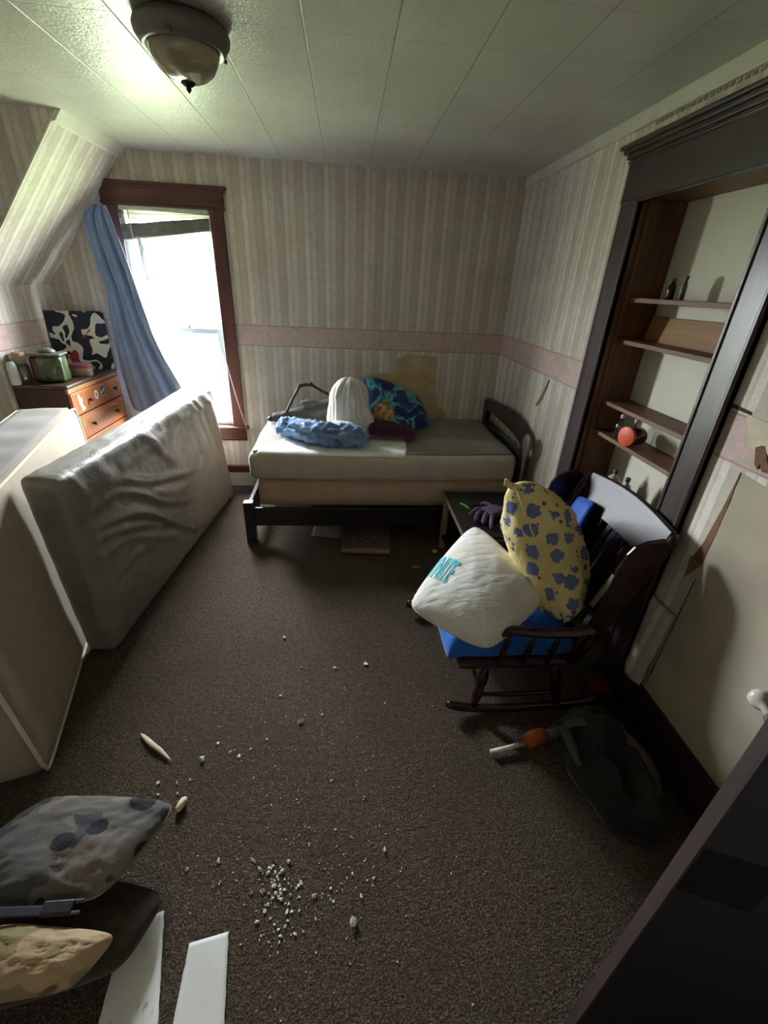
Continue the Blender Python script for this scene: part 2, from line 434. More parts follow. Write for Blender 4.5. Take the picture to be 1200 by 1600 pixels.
def sash(x0, x1, z0, z1, y0, y1, st, rt, rb):
    return MB().box((x0, y0, z0), (x0+st, y1, z1)).box((x1-st, y0, z0), (x1, y1, z1)).box((x0+st, y0, z0), (x1-st, y1, z0+rb)).box((x0+st, y0, z1-rt), (x1-st, y1, z1))
s1 = wp('upper_sash', sash(W0+.03, W1-.014, 1.325, WZ1-.02, YB+.085, YB+.115, .052, .05, .04), WHITEPAINT)
s2 = wp('lower_sash', sash(W0+.03, W1-.014, WZ0+.003, 1.365, YB+.045, YB+.078, .052, .04, .075), WHITEPAINT)
def pane(s_, a, b_):
    struct(MB().box(a, b_).build('pane', GLASS, s_, smooth=False))
pane(s1, (W0+.08, YB+.098, 1.36), (W1-.064, YB+.102, WZ1-.068))
pane(s2, (W0+.08, YB+.06, WZ0+.076), (W1-.064, YB+.064, 1.327))
wp('sash_lock', MB().lathe([(.012, 0), (.012, .012), (.006, .02), (.006, .026)], (-1.26, YB+.065, 1.365), seg=12).bar((-1.29, YB+.062, 1.378), (-1.23, YB+.062, 1.378), .01, .006), METALGREY, 0)
# ground and hedge outside, far below the upstairs window
g = G('grass_outside'); g.out(g.ramp(g.noise(.8, 5), [(.3, lin((96, 104, 78))), (.7, lin((132, 140, 108)))]), .9, .1)
struct(box('ground_outside', (-40, 4.6, -3.2), (40, 70, -3.0), g.m, bevel=0))

# ------------------------------------------------------------------ built-in shelves in the old doorway
sh = bpy.data.objects.new('built_in_bookcase', None); COL.objects.link(sh); sh.location = (XR, 1.92, 0); OFF['built_in_bookcase'] = Vector((XR, 1.92, 0))
tag(sh, 'dark-cased built-in bookcase filling an old doorway in the right wall', 'bookcase')
def sp(name, mb, mat, bevel=.003, **k):
    k.setdefault('smooth', False)
    return mb.build(name, mat, sh, bevel=bevel, **k)
JX = 1.552
sp('back_panel', MB().box((JX, D0-.03, 0), (JX+.02, D1+.03, DZ+.03)), PANEL, 0)
sp('side_panel', MB().box((XR, D1, 0), (JX, D1+.02, DZ)), JAMBWOOD)
sp('side_panel', MB().box((XR, D0-.02, 0), (JX, D0, DZ)), JAMBWOOD)
sp('top_panel', MB().box((XR, D0-.02, DZ), (JX, D1+.02, DZ+.02)), JAMBWOOD)
sp('stop_strip', MB().box((XR+.03, D1-.014, 0), (XR+.055, D1, DZ)).box((XR+.03, D0, 0), (XR+.055, D0+.014, DZ)), JAMBWOOD)
sp('side_casing', MB().box((XR-.024, D1-.005, 0), (XR, D1+.145, 2.165)).box((XR-.03, D1-.005, 0), (XR, D1+.012, 2.14)), DARKWOOD, .004)
sp('side_casing', MB().box((XR-.024, D0-.13, 0), (XR, D0+.005, 2.165)).box((XR-.03, D0-.012, 0), (XR, D0+.005, 2.14)).box((XR-.034, D0-.13, 0), (XR, D0-.115, 2.165)), DARKWOOD, .004)
sp('head_casing', MB().box((XR-.026, D0-.14, 2.135), (XR, D1+.15, 2.31)).box((XR-.062, D0-.19, 2.345), (XR, D1+.205, 2.362)).box((XR-.048, D0-.175, 2.328), (XR, D1+.19, 2.347)).box((XR-.036, D0-.16, 2.308), (XR, D1+.172, 2.33)).box((XR-.033, D0-.145, 2.29), (XR, D1+.157, 2.30)).box((XR-.03, D0-.02, 2.125), (XR, D1+.02, 2.14)), DARKWOOD_Y, .004)
for z in (1.743, 1.553, 1.247, 1.083, .80, .48):
    sp('shelf', MB().box((1.392, D0, z-.02), (JX, D1, z)), SHELFWOOD, .002)
o = MB().hexa([(1.515, 1.555, 1.553), (1.53, 1.555, 1.553), (1.53, 2.285, 1.553), (1.515, 2.285, 1.553), (1.535, 1.555, 1.672), (1.549, 1.555, 1.672), (1.549, 2.285, 1.665), (1.535, 2.285, 1.665)]).build('board', AMBER, smooth=False, bevel=.002)
tag(o, 'amber brown board leaning at the back of the second bookcase shelf', 'board')

def bottle(name, x, y, z, h, r, mat, capmat, label, group=None, neck=.35, cat='bottle'):
    t = thing(name, (x, y, z), label, cat, group)
    MB().lathe([(r*.85, 0), (r, h*.05), (r, h*.55), (r*.8, h*.68), (r*neck, h*.76), (r*neck, h*.86)], (x, y, z+.0005), seg=20).build('body', mat, t)
    MB().lathe([(r*neck*1.2, 0), (r*neck*1.2, h*.14), (r*neck*.9, h*.16)], (x, y, z+h*.84), seg=16).build('cap', capmat, t)
    return t
BLACKGL = M_plain('black_bottle', (24, 24, 24), .15, .1)
GREYGL = M_plain('grey_smoky_bottle', (96, 98, 90), .2, .1)
CLEARISH = M_plain('milky_clear_plastic', (168, 166, 152), .25, .1)
WHITECAP = M_plain('white_cap', (214, 212, 204), .4, .06)
bottle('bottle', 1.425, 2.05, 1.743, .085, .017, BLACKGL, GREYGL, 'small black bottle on the top bookcase shelf', neck=.5)
bottle('bottle', 1.450, 2.01, 1.743, .095, .013, GREYGL, GREYGL, 'slim smoky grey bottle behind the black one on the top shelf', neck=.6)
bottle('bottle', 1.43, 2.125, 1.083, .125, .026, CLEARGLASS, WHITECAP, 'clear glass bottle at the far end beside the orange jar', neck=.4)
bottle('bottle', 1.465, 2.06, 1.083, .12, .022, CLEARGLASS, WHITECAP, 'clear bottle half hidden behind the orange lidded jar', neck=.4)
bottle('bottle', 1.43, 2.05, .80, .135, .034, CLEARISH, GREYGL, 'milky bottle on the low shelf behind the rocking chair, left one', neck=.35)
bottle('bottle', 1.43, 1.94, .80, .135, .026, CLEARISH, GREYGL, 'milky bottle on the low shelf behind the rocking chair, right one', neck=.4)
t = thing('jar', (1.43, 2.0, 1.083), 'squat jar with an orange lid lying on its side on the bookcase', 'jar')
ORANGE = M_plain('orange_lid', (226, 92, 58), .45, .06)
MB().lathe([(.046, 0), (.048, .004), (.048, .016), (.044, .018)][::-1], (1.402, 2.0, 1.083+.048), (-1, -.25, 0), seg=32).build('lid', ORANGE, t, angle=40)
MB().lathe([(.040, 0), (.043, .006), (.043, .07), (.036, .08)], (1.406, 2.001, 1.083+.0455), (1, .25, 0), seg=32).build('body', M_plain('dark_red_jar', (70, 30, 26), .25, .1), t, angle=40)

# ------------------------------------------------------------------ torn wallpaper on the walls (thin layers on the wall faces)
def patch_right(name, pts, mat, th=.003, lift=0):
    # outline given as (y, z) on the right wall
    return struct(MB().prism([(XR-lift, y, z) for y, z in pts], (-th, 0, 0)).build(name, mat, smooth=False))
def ragged(pts, amp, step, seed):
    out = []
    n = len(pts)
    for i in range(n):
        a = Vector(pts[i]+(0,)); c = Vector(pts[(i+1) % n]+(0,)); L = (c-a).length; k = max(1, int(L/step))
        for j in range(k):
            p = a+(c-a)*j/k; f = amp if j else amp*.3
            out.append((p[0]+f*nz(p[0]*37+seed, p[1]*37), p[1]+f*nz(p[0]*37, p[1]*37+seed+9)))
    return out
patch_right('trim_5', ragged([(1.268, 1.235), (1.262, .86), (1.272, .206), (-.6, .206), (-.6, 1.18), (.9, 1.21)], .008, .05, 3), PLASTER, .002)
patch_right('trim_6', [(1.276, 1.238), (1.282, 1.1), (1.296, .95), (1.315, .872), (1.268, .865), (1.264, 1.0), (1.268, 1.15)], BROWNTEAR, .0035)
o = MB().add([(XR-.004, 1.325, .872), (XR-.004, 1.265, .868), (XR-.03, 1.285, .80), (XR-.022, 1.30, .835)], [(0, 1, 3), (1, 2, 3), (0, 3, 2)])
struct(o.build('trim_7', BROWNTEAR, smooth=False)).modifiers.new('solid', 'SOLIDIFY').thickness = .002
patch_right('trim_8', [(1.266, .80), (1.262, .80), (1.272, .21), (1.276, .21)], DARKTEAR, .003)
patch_right('trim_9', [(1.415, 1.437), (1.33, 1.428), (1.33, 1.418), (1.415, 1.424)], DARKTEAR, .003)
patch_right('trim_10', ragged([(1.345, 1.42), (1.20, 1.405), (1.1, 1.33), (1.16, 1.285), (1.245, 1.345), (1.262, 1.32), (1.30, 1.33), (1.318, 1.37)], .008, .03, 8), PAPERBACK, .0035)
patch_right('trim_11', [(1.262, 1.332), (1.235, 1.345), (1.18, 1.275), (1.205, 1.268), (1.222, 1.288), (1.225, 1.27), (1.24, 1.28)], BROWNTEAR, .005)
patch_right('trim_12', [(2.86, 1.235), (2.875, 1.205), (2.93, 1.12), (2.985, 1.045), (2.97, 1.035), (2.935, 1.06), (2.90, 1.10), (2.872, 1.17)], M_plain('olive_tear', (128, 106, 62), .9, .25, 40), .003)
patch_right('trim_13', [(2.862, 1.24), (2.85, 1.242), (2.875, 1.16), (2.882, 1.165)], DARKTEAR, .004)
def loose(u, v):
    y = 1.275+.145*u; z = .215+.40*v
    return Vector((XR-.006-.035*math.sin(PI*min(1, u*1.1))*(1-.7*v)-.02*(1-u)*(1-v)-.008*nz(u*4, v*5), y, z))
V = [loose(i/14, j/20) for i in range(15) for j in range(21)]
F = [(i*21+j, (i+1)*21+j, (i+1)*21+j+1, i*21+j+1) for i in range(14) for j in range(20)]
struct(mesh('trim_15', V, F, WP_Y)).modifiers.new('solid', 'SOLIDIFY').thickness = .002
# stripped tan patch above the bed on the back wall
pts = ragged([(.12, .55), (.12, 1.02), (.24, 1.06), (.40, 1.07), (.44, 1.19), (.55, 1.225), (.79, 1.215), (.80, 1.0), (.82, .80), (.90, .76), (.91, .55)], .022, .06, 5)
struct(MB().prism([(x, YB, z) for x, z in pts], (0, -.002, 0)).build('trim_14', TAN, smooth=False))

# ------------------------------------------------------------------ bedroom door beside the camera
E0 = Vector((.568, .352, 0)); dv = Vector((.94, -.35, 0)).normalized(); nv = Vector((-dv[1], dv[0], 0))
dr = bpy.data.objects.new('door_1', None); COL.objects.link(dr); dr.location = E0; OFF['door_1'] = E0.copy(); struct(dr)
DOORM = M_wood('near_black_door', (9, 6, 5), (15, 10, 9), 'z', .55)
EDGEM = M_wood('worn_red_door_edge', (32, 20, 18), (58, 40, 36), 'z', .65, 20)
def dbox(u0, u1, v0, v1, z0, z1):
    q = lambda u, v, z: E0+dv*u+nv*v+Vector((0, 0, z))
    return [q(u0, v0, z0), q(u1, v0, z0), q(u1, v1, z0), q(u0, v1, z0), q(u0, v0, z1), q(u1, v0, z1), q(u1, v1, z1), q(u0, v1, z1)]
b = MB()
for a_ in [(.004, .79, -.031, 0, .012, .22), (.004, .79, -.031, 0, 1.88, 2.03), (.004, .79, -.031, 0, .86, .99), (.004, .115, -.031, 0, .22, 1.88), (.68, .79, -.031, 0, .22, 1.88), (.115, .68, -.028, -.008, .22, 1.88)]: b.hexa(dbox(*a_))
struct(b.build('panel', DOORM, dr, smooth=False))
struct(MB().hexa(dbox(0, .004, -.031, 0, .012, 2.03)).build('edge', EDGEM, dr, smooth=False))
kc = E0+dv*.038+Vector((0, 0, 1.215))
kb = struct(MB().lathe([(.0065, 0), (.0065, .060), (.011, .065), (.0158, .073), (.0155, .082), (.010, .089), (.002, .091)], kc, nv, seg=24).build('knob', M_plain('white_porcelain_knob', (226, 222, 210), .2, .04), dr))
struct(MB().lathe([(.022, 0), (.022, .004), (.012, .008), (.0095, .044)], kc, nv, seg=20).build('rose', METALGREY, dr))

# ------------------------------------------------------------------ ceiling lamp
LX, LY = -.545, 2.08
t = thing('ceiling_lamp', (LX, LY, 2.32), 'round flush ceiling lamp with a grey pan and amber glass bowl', 'lamp')
MB().lathe([(.118, ZC), (.146, 2.476), (.153, 2.46), (.150, 2.445), (.140, 2.432), (.134, 2.42), (.126, 2.414), (.120, 2.42)], (LX, LY, -.0005), seg=48).build('pan', METALGREY, t)
MB().lathe([(.112, 2.425), (.113, 2.412), (.106, 2.39), (.090, 2.366), (.066, 2.349), (.038, 2.339), (.012, 2.336)], (LX, LY, 0), seg=48).build('glass_bowl', FROST, t)
MB().lathe([(.02, 2.343), (.024, 2.336), (.016, 2.328), (.008, 2.325), (.009, 2.318), (.004, 2.312), (.001, 2.308)], (LX, LY, 0), seg=20).build('finial', BLACKMETAL, t)
for k in range(3):
    th = .5+k*2*PI/3
    MB().ball((LX+.136*math.cos(th), LY+.136*math.sin(th), 2.420), .008, 10, 6).build('clip', METALGREY, t)

# ------------------------------------------------------------------ soft-shape helpers
def roundbox(dims, r, step, warp):
    """rounded box of size dims; warp(p, nrm, uvw) gives the world point; returns verts, faces"""
    L = dims; n = [max(2, int(round(d/step))) for d in L]
    V = []; F = []; idx = {}
    def vert(p):
        key = tuple(round(x, 5) for x in p)
        if key in idx: return idx[key]
        q = Vector([min(max(p[i], r), L[i]-r) for i in range(3)]); d = Vector(p)-q
        if d.length > 1e-7:
            nr = d.normalized(); P = q+nr*r
        else:
            nr = Vector((0, 0, 0)); P = Vector(p)
        V.append(warp(P, nr, Vector([P[i]/L[i] for i in range(3)]))); idx[key] = len(V)-1
        return idx[key]
    for ax in range(3):
        a, b_ = [i for i in range(3) if i != ax]
        for side in (0, 1):
            for i in range(n[a]):
                for j in range(n[b_]):
                    f = []
                    for (di, dj) in ((0, 0), (1, 0), (1, 1), (0, 1)):
                        p = [0, 0, 0]; p[ax] = side*L[ax]; p[a] = L[a]*(i+di)/n[a]; p[b_] = L[b_]*(j+dj)/n[b_]
                        f.append(vert(p))
                    F.append(tuple(f))
    return V, F

def pillow_pt(C, s, t, side, T, pinch, seed, wr, sag, Tb=None, pw=.42, rc=.10):
    P00, P10, P11, P01 = C
    cr = 1-rc*(s*t)**4
    s2 = s*(1-pinch*(1-t*t))*cr; t2 = t*(1-pinch*(1-s*s))*cr
    u = .5+.5*s2; v = .5+.5*t2
    p = P00*(1-u)*(1-v)+P10*u*(1-v)+P11*u*v+P01*(1-u)*v
    n = ((P10+P11-P00-P01).cross(P11+P01-P00-P10)).normalized()
    h = (T if side > 0 else (Tb if Tb is not None else T))*(max(0, (1-s**2))*max(0, (1-t**2)))**pw
    edge = max(abs(s), abs(t))
    k = nz(s*3.2+seed, t*3.2, side*2)+.6*ridge(s*6+seed, t*6+3, side)
    rad = math.atan2(t-(1 if t > 0 else -1), s-(1 if s > 0 else -1))
    dc = math.hypot(abs(s)-1, abs(t)-1)
    k += 1.3*nz(rad*7+seed, dc*1.0, 5)*max(0, 1-dc/1.1)
    h += wr*k*(1-edge**6)
    return p+n*(h*side)+Vector((0, 0, -sag*(1-s*s)*(1-t*t)))

def pillow(name, C, T, mat, parent=None, n=44, wr=.008, pinch=.0, seed=1, sag=0, Tb=None, pw=.42):
    C = [Vector(c) for c in C]; V = []; F = []; ix = {}
    for side in (1, -1):
        for i in range(n+1):
            for j in range(n+1):
                s = math.sin(PI*(i/n-.5)); t = math.sin(PI*(j/n-.5))
                if (i in (0, n) or j in (0, n)) and side < 0:
                    ix[(side, i, j)] = ix[(1, i, j)]; continue
                V.append(pillow_pt(C, s, t, side, T, pinch, seed, wr, sag, Tb, pw)); ix[(side, i, j)] = len(V)-1
        for i in range(n):
            for j in range(n):
                f = [ix[(side, i, j)], ix[(side, i+1, j)], ix[(side, i+1, j+1)], ix[(side, i, j+1)]]
                F.append(tuple(f if side > 0 else f[::-1]))
    return mesh(name, V, F, mat, parent)

def pillow_edge(C, pinch, k=60):
    C = [Vector(c) for c in C]; out = []
    for a in range(4):
        for i in range(k//4):
            q = -1+2*i/(k//4)
            s, t = [(q, -1), (1, q), (-q, 1), (-1, -q)][a]
            out.append(pillow_pt(C, s, t, 1, 0, pinch, 0, 0, 0))
    out.append(out[0]); return out

def sheet(name, fn, nu, nv_, mat, parent=None, th=.003, **k):
    V = [fn(i/nu, j/nv_) for i in range(nu+1) for j in range(nv_+1)]
    F = [(i*(nv_+1)+j, (i+1)*(nv_+1)+j, (i+1)*(nv_+1)+j+1, i*(nv_+1)+j+1) for i in range(nu) for j in range(nv_)]
    o = mesh(name, V, F, mat, parent, **k)
    s = o.modifiers.new('solid', 'SOLIDIFY'); s.thickness = th; s.offset = 0
    return o

# ------------------------------------------------------------------ box spring standing on its side, nearest on the left
A = Vector((-1.137, 1.131, 0)); d = Vector((-.275, .9615, 0)).normalized(); nl = Vector((-d[1], d[0], 0))
def warp2(p, nr, uvw):
    w_ = A+d*p[0]+nl*(p[1]+.055*uvw[2])+Vector((0, 0, p[2]))
    f = .006*nz(p[0]*2.2, p[2]*2.2, 1)+.003*nz(p[0]*7, p[2]*7, 4)
    return w_+nl*f*(-1 if p[1] < .1 else 1)
L2, T2, H2 = 1.88, .31, .975
t = thing('box_spring', A+nl*.15+d*.9, 'nearer tan box spring standing on its long side by the left wall', 'box spring')
V, F = roundbox((L2, T2, H2), .045, .05, warp2)
mesh('cover', V, F, TANMAT, t)
def edge2(y_in, z_in, yy):
    pts = []
    r = .055
    loop = [(r, z_in), (L2-r, z_in), (L2-r*.3, z_in+r*.3), (L2-.006, z_in+r), (L2-.006, H2-r), (L2-r*.3, H2-r*.3), (L2-r, H2-z_in), (r, H2-z_in), (r*.3, H2-r*.3), (.006, H2-r), (.006, r), (r*.3, r*.3), (r, z_in)]
    out = []
    for (x0, z0), (x1, z1) in zip(loop, loop[1:]):
        k = max(1, int(math.hypot(x1-x0, z1-z0)/.06))
        for i in range(k): out.append((x0+(x1-x0)*i/k, z0+(z1-z0)*i/k))
    out.append(loop[-1])
    return [A+d*x+nl*(yy+.055*z/H2)+Vector((0, 0, z)) for x, z in out]
MB().tube(edge2(0, .008, .010), .0075, 8, cap=False).build('piping', PIPING, t)
MB().tube(edge2(0, .008, T2-.010), .0075, 8, cap=False).build('piping', PIPING, t)
sheet('quilted_border', lambda u, v: A+d*(.06+u*(L2-.12))+nl*(.03+v*(T2-.06)+.055)+Vector((0, 0, H2+.003+.003*math.sin(u*40)*math.sin(v*PI)+.004*nz(u*9, v*3))), 60, 8, QUILT, t, th=.006)

# ------------------------------------------------------------------ plastic-wrapped mattress standing on its side
A1 = Vector((-1.18, 1.766, 0)); B1 = Vector((-.995, 3.686, 0)); d1 = (B1-A1).normalized(); L1 = (B1-A1).length; n1 = Vector((-d1[1], d1[0], 0))
H1 = .965
def shp(v, k=3): return max(0, v)**k
def fold1(u, h):
    # creases of the loose plastic running diagonally over the face
    a_ = u*1.93; z = h*.965
    w1 = nz(a_*1.3, z*1.3, 9)*.10
    f = .030*shp(ridge(a_*.9+z*2.6+w1*6, (a_-z)*.5, 2), 2)*(.3+.7*h)
    f += .024*shp(ridge(a_*6.5+z*2.2, z*.9+3, 7), 2)*math.exp(-((u-.88)/.15)**2)
    for (z0, m_, c0, wd, am) in ((.66, .46, .50, .022, .034), (.585, .40, .42, .018, .022), (.74, .34, .62, .018, .024), (.47, .30, .45, .022, .020), (.80, .22, .85, .02, .02), (.36, .22, .35, .03, .014)):
        q = z-z0+m_*(a_-.12)+w1+.02*math.sin(a_*7+z0*20)
        f += am*(math.exp(-(q/wd)**2)-.5*math.exp(-((q+.04)/.03)**2))*math.exp(-((a_-c0)/.42)**2)
    f += .020*math.exp(-((h-.90)/.06)**2)*(.6+.6*nz(a_*5, 2))
    f += .016*math.exp(-((a_-.10)/.035)**2)*(1-.4*h)
    return f+.006*nz(a_*9, z*9)+.004*ridge(a_*16+z*9, z*8, 5)
def warp1(p, nr, uvw):
    u, w_, h = uvw
    T = (.139+.036*h)*(1-u)+.20*u
    lean = .012*h*(1-u)+.09*h*u
    sagz = -.012*math.sin(PI*u)*h
    q = A1+d1*p[0]+n1*(w_*T+lean)+Vector((0, 0, p[2]+sagz))
    e_ = min(u, 1-u, h, 1-h)
    if w_ < .12: q -= n1*fold1(u, h)*min(1, e_*10+.15)
    elif h > .95: q += Vector((0, 0, .004*ridge(u*14, w_*2, 3)))
    elif u < .05: q -= d1*.005*ridge(w_*2, h*4, 3)
    return q
t = thing('mattress', A1+d1*.95+n1*.1, 'grey plastic-wrapped mattress standing on its long side behind the box spring', 'mattress')
V, F = roundbox((L1, .2, H1), .035, .016, warp1)
mesh('plastic_cover', V, F, WRAP, t)
def rim1(w_):
    r = .05; out = []
    for x, z in [(r, H1-.012), (L1-r*1.2, H1-.012), (L1-.018, H1-r*1.2), (L1-.012, r)]: out.append((x, z))
    pts = []
    for (x0, z0), (x1, z1) in zip(out, out[1:]):
        k = max(1, int(math.hypot(x1-x0, z1-z0)/.03))
        pts += [(x0+(x1-x0)*i/k, z0+(z1-z0)*i/k) for i in range(k)]
    pts.append(out[-1])
    return [warp1(Vector((x, .2*w_, z)), None, Vector((x/L1, w_, z/H1))) for x, z in pts]
pp = rim1(.13)
MB().tube(pp, [.009+.004*nz(i*.3, 2) for i in range(len(pp))], 8).build('edge_roll', WRAP, t)

# ------------------------------------------------------------------ bed
t = thing('single_bed', (.30, 3.36, 0), 'black-brown single bed frame with an arched headboard at the back wall', 'bed')
FY, BY = 2.84, 3.815
for y in (FY, BY-.055):
    MB().box((-.722, y, 0), (-.652, y+.06, .33)).build('foot_post', BLACKWOOD, t, smooth=False, bevel=.004)
MB().box((-.652, FY+.012, .14), (1.235, FY+.036, .285)).build('side_rail', BLACKWOOD, t, smooth=False, bevel=.003)
MB().box((-.652, BY-.036, .14), (1.235, BY-.012, .285)).build('side_rail', BLACKWOOD, t, smooth=False, bevel=.003)
MB().box((-.70, FY+.06, .14), (-.672, BY-.055, .31)).build('foot_rail', BLACKWOOD_Y, t, smooth=False, bevel=.004)
HX0, HX1 = 1.245, 1.288
top = [(3.86, .87), (3.80, .893), (3.65, .905), (3.5, .92), (3.35, .932), (3.2, .932), (3.05, .91), (2.95, .875), (2.86, .83)]
low = [(2.90, .765), (3.0, .79), (3.2, .805), (3.5, .81), (3.74, .805)]
hb = MB().prism([(HX0+.004, y, z) for y, z in top+[(2.86, .74)]+low+[(3.86, .80)]], (HX1-HX0-.008, 0, 0)).build('headboard_rail', BLACKWOOD_Y, t, smooth=False, bevel=.004)
MB().box((HX0+.006, 2.90, .38), (HX1-.006, 3.78, .715)).build('headboard_panel', BLACKWOOD_Y, t, smooth=False, bevel=.004)
MB().box((HX0, 3.775, 0), (HX1, 3.862, .86)).build('head_post', BLACKWOOD_Y, t, smooth=False, bevel=.005)
MB().box((HX0, 2.845, 0), (HX1, 2.905, .80)).build('head_post', BLACKWOOD_Y, t, smooth=False, bevel=.005)
CAP_SHEEN = M_wood('sheen_grey_post_cap', (92, 84, 76), (138, 128, 116), 'z', .3)  # grey tone paints the light reflected by the dark wood post end
V, F = roundbox((1, 1, 1), .3, .06, lambda p, nr, w_: p)
def cap_w(z):
    return lerp_tab([(.46, .018), (.62, .020), (.69, .026), (.74, .045), (.79, .062), (.83, .06), (.862, .040), (.872, .012)], z)
b = MB(); zz = [.46, .54, .62, .66, .69, .715, .74, .765, .79, .81, .83, .848, .862, .870]
b.tube([(1.262, 2.822+.03*(z-.46), z) for z in zz], [cap_w(z) for z in zz], 20, squash=.35, up=(1, 0, 0))
o = b.build('post_cap', CAP_SHEEN, t)
# drooping drapes of mattress and box spring resting on the bed
t = thing('box_spring', (.30, 3.36, .286), 'tan box spring lying on the black bed frame under the mattress', 'box spring')
V, F = roundbox((1.845, .925, .205), .03, .06, lambda p, nr, w_: Vector((-.62+p[0], 2.882+p[1], .2865+p[2]))+Vector((0, .004*nz(p[0]*4, p[2]*6), 0)))
mesh('cover', V, F, BOXSPRING, t)
t = thing('mattress', (.30, 3.36, .493), 'grey mattress lying on the bed with stained light sides', 'mattress')
def mwarp(p, nr, w_):
    q = Vector((-.66+p[0], 2.858+p[1], .4925+p[2]))
    return q+Vector((.006*nz(p[1]*3, p[2]*4), .006*nz(p[0]*3, p[2]*5), (.006*nz(p[0]*3, p[1]*3)-.008*math.sin(PI*w_[0])*w_[2]) if w_[2] > .5 else 0))
V, F = roundbox((1.895, .985, .205), .045, .04, mwarp)
mesh('side_cover', V, F, TICKING, t)
def mtop(u, v):
    x = -.66+.03+u*1.835; y = 2.858+.035+v*.915
    return mwarp(Vector((x+.66, y-2.858, .205)), None, Vector(((x+.66)/1.895, 0, 1)))+Vector((0, 0, .002))
sheet('top_panel', mtop, 50, 28, MATTOP, t, th=.004)

# white sheet spread on the left half of the mattress
def sheet_pt(u, v):
    x0 = lerp_tab([(0, -.60), (.35, -.52), (1, -.18)], v); x1 = .43+.05*v+.018*nz(v*22, 3)+.012*nz(v*60, 1)
    y = 2.872+v*.60
    x = x0+(x1-x0)*u
    z = .7005+.0045*abs(nz(x*6, y*6))+.012*max(0, (u-.93)/.07)*max(0, nz(y*25, 2))-.018*max(0, 1-v/.05)
    z += -.008*math.sin(PI*(x+.66)/1.895)+.0045
    return Vector((x, y, z))
o = sheet('sheet', sheet_pt, 70, 40, SHEETWHITE, th=.003)
tag(o, 'white torn-edged sheet spread on the left half of the mattress', 'sheet')

# white plastic bag standing on the bed
g = G('thin_white_plastic_bag'); g.bump(g.noise(1, 4, .6, g.map((14, 14, 5))), .3, .01)
BAG = g.out(lin((214, 210, 200)), .38, .5, Subsurface_Weight=.15)
b = MB(); seg = 88; V = []; rows = 50
for i in range(rows+1):
    h = i/rows
    for k in range(seg):
        th = 2*PI*k/seg
        rx = lerp_tab([(0, .15), (.12, .185), (.3, .165), (.5, .14), (.7, .132), (.84, .115), (.93, .082), (.98, .045), (1, .004)], h)
        ry = rx*.72
        f = 1+.05*ridge(math.cos(th)*7+h*2, math.sin(th)*7, h*3)+.16*nz(math.cos(th)*2.4+4, math.sin(th)*2.4, h*1.6)+  .16*ridge(math.cos(th)*3.2, math.sin(th)*3.2, h*1.2+3)*(1-abs(2*h-1)**3)
        cx = .035+.05*(1-h)*(1-h)-.01; cy = 3.33
        V.append(Vector((cx+rx*f*math.cos(th)+.02*nz(h*3, 8), cy+ry*f*math.sin(th), (.709+.42*h)+.01*nz(th, h*4))))
F = [(i*seg+k, i*seg+(k+1) % seg, (i+1)*seg+(k+1) % seg, (i+1)*seg+k) for i in range(rows) for k in range(seg)]+[tuple(range(seg))[::-1]]
o = mesh('plastic_bag', V, F, BAG)
tag(o, 'tall crumpled white plastic bag standing on the bed', 'bag')
def lobe(u, v):
    th = v*2*PI; s = u
    c = Vector((-.17+.33*s, 3.19-.05*s, .765+.015*math.sin(PI*s)))
    r = .062*math.sin(PI*min(1, max(.03, s*.94+.03)))**.5*(1+.18*nz(s*5, math.cos(th)*2, math.sin(th)*2))
    return c+Vector((.1*math.cos(th)*r, math.cos(th)*r, math.sin(th)*r))
V = [lobe(i/30, k/24) for i in range(31) for k in range(24)]
F = [(i*24+k, i*24+(k+1) % 24, (i+1)*24+(k+1) % 24, (i+1)*24+k) for i in range(30) for k in range(24)]
mesh('bag_fold', [v for v in V], F, BAG, o)

# blue denim cloth twisted on the sheet
g = G('faded_blue_denim'); c = g.ramp(g.noise(9, 5, .6), [(.3, lin((96, 118, 154))), (.55, lin((136, 162, 198))), (.75, lin((176, 198, 224)))])
g.bump(g.noise(1, 4, .6, g.map((16, 40, 26), rot=(.3, .5, .6)), 1.2), .35, .02); DENIM = g.out(c, .9, .15)
path = spline([(-.52, 3.31, .745), (-.43, 3.22, .775), (-.28, 3.10, .787), (-.10, 3.03, .785), (.08, 3.02, .780), (.17, 3.03, .757)], 90)
DN = 1.25
rad = [lerp_tab([(0, .012), (.06, .038), (.2, .066), (.5, .080), (.8, .074), (.95, .05), (1, .012)], i/90) for i in range(91)]
def dfold(s, th): return .030*shp((ridge(math.cos(th)*2+s*9, math.sin(th)*2-s*6, s*14)+.2)/1.2, 2)-.012+.022*ridge(math.cos(th+s*3)*1.6+s*2.5, math.sin(th+s*3)*1.6, s*7)+.020*nz(math.cos(th)*3, math.sin(th)*3, s*16)-.006
b = MB().tube(path, rad, 44, .85, fn=lambda s, th: dfold(s, th)*min(1, 6*s+.1, 6*(1-s)+.1))
o = b.build('denim_cloth', DENIM); tag(o, 'twisted faded blue denim cloth lying across the white sheet', 'cloth')

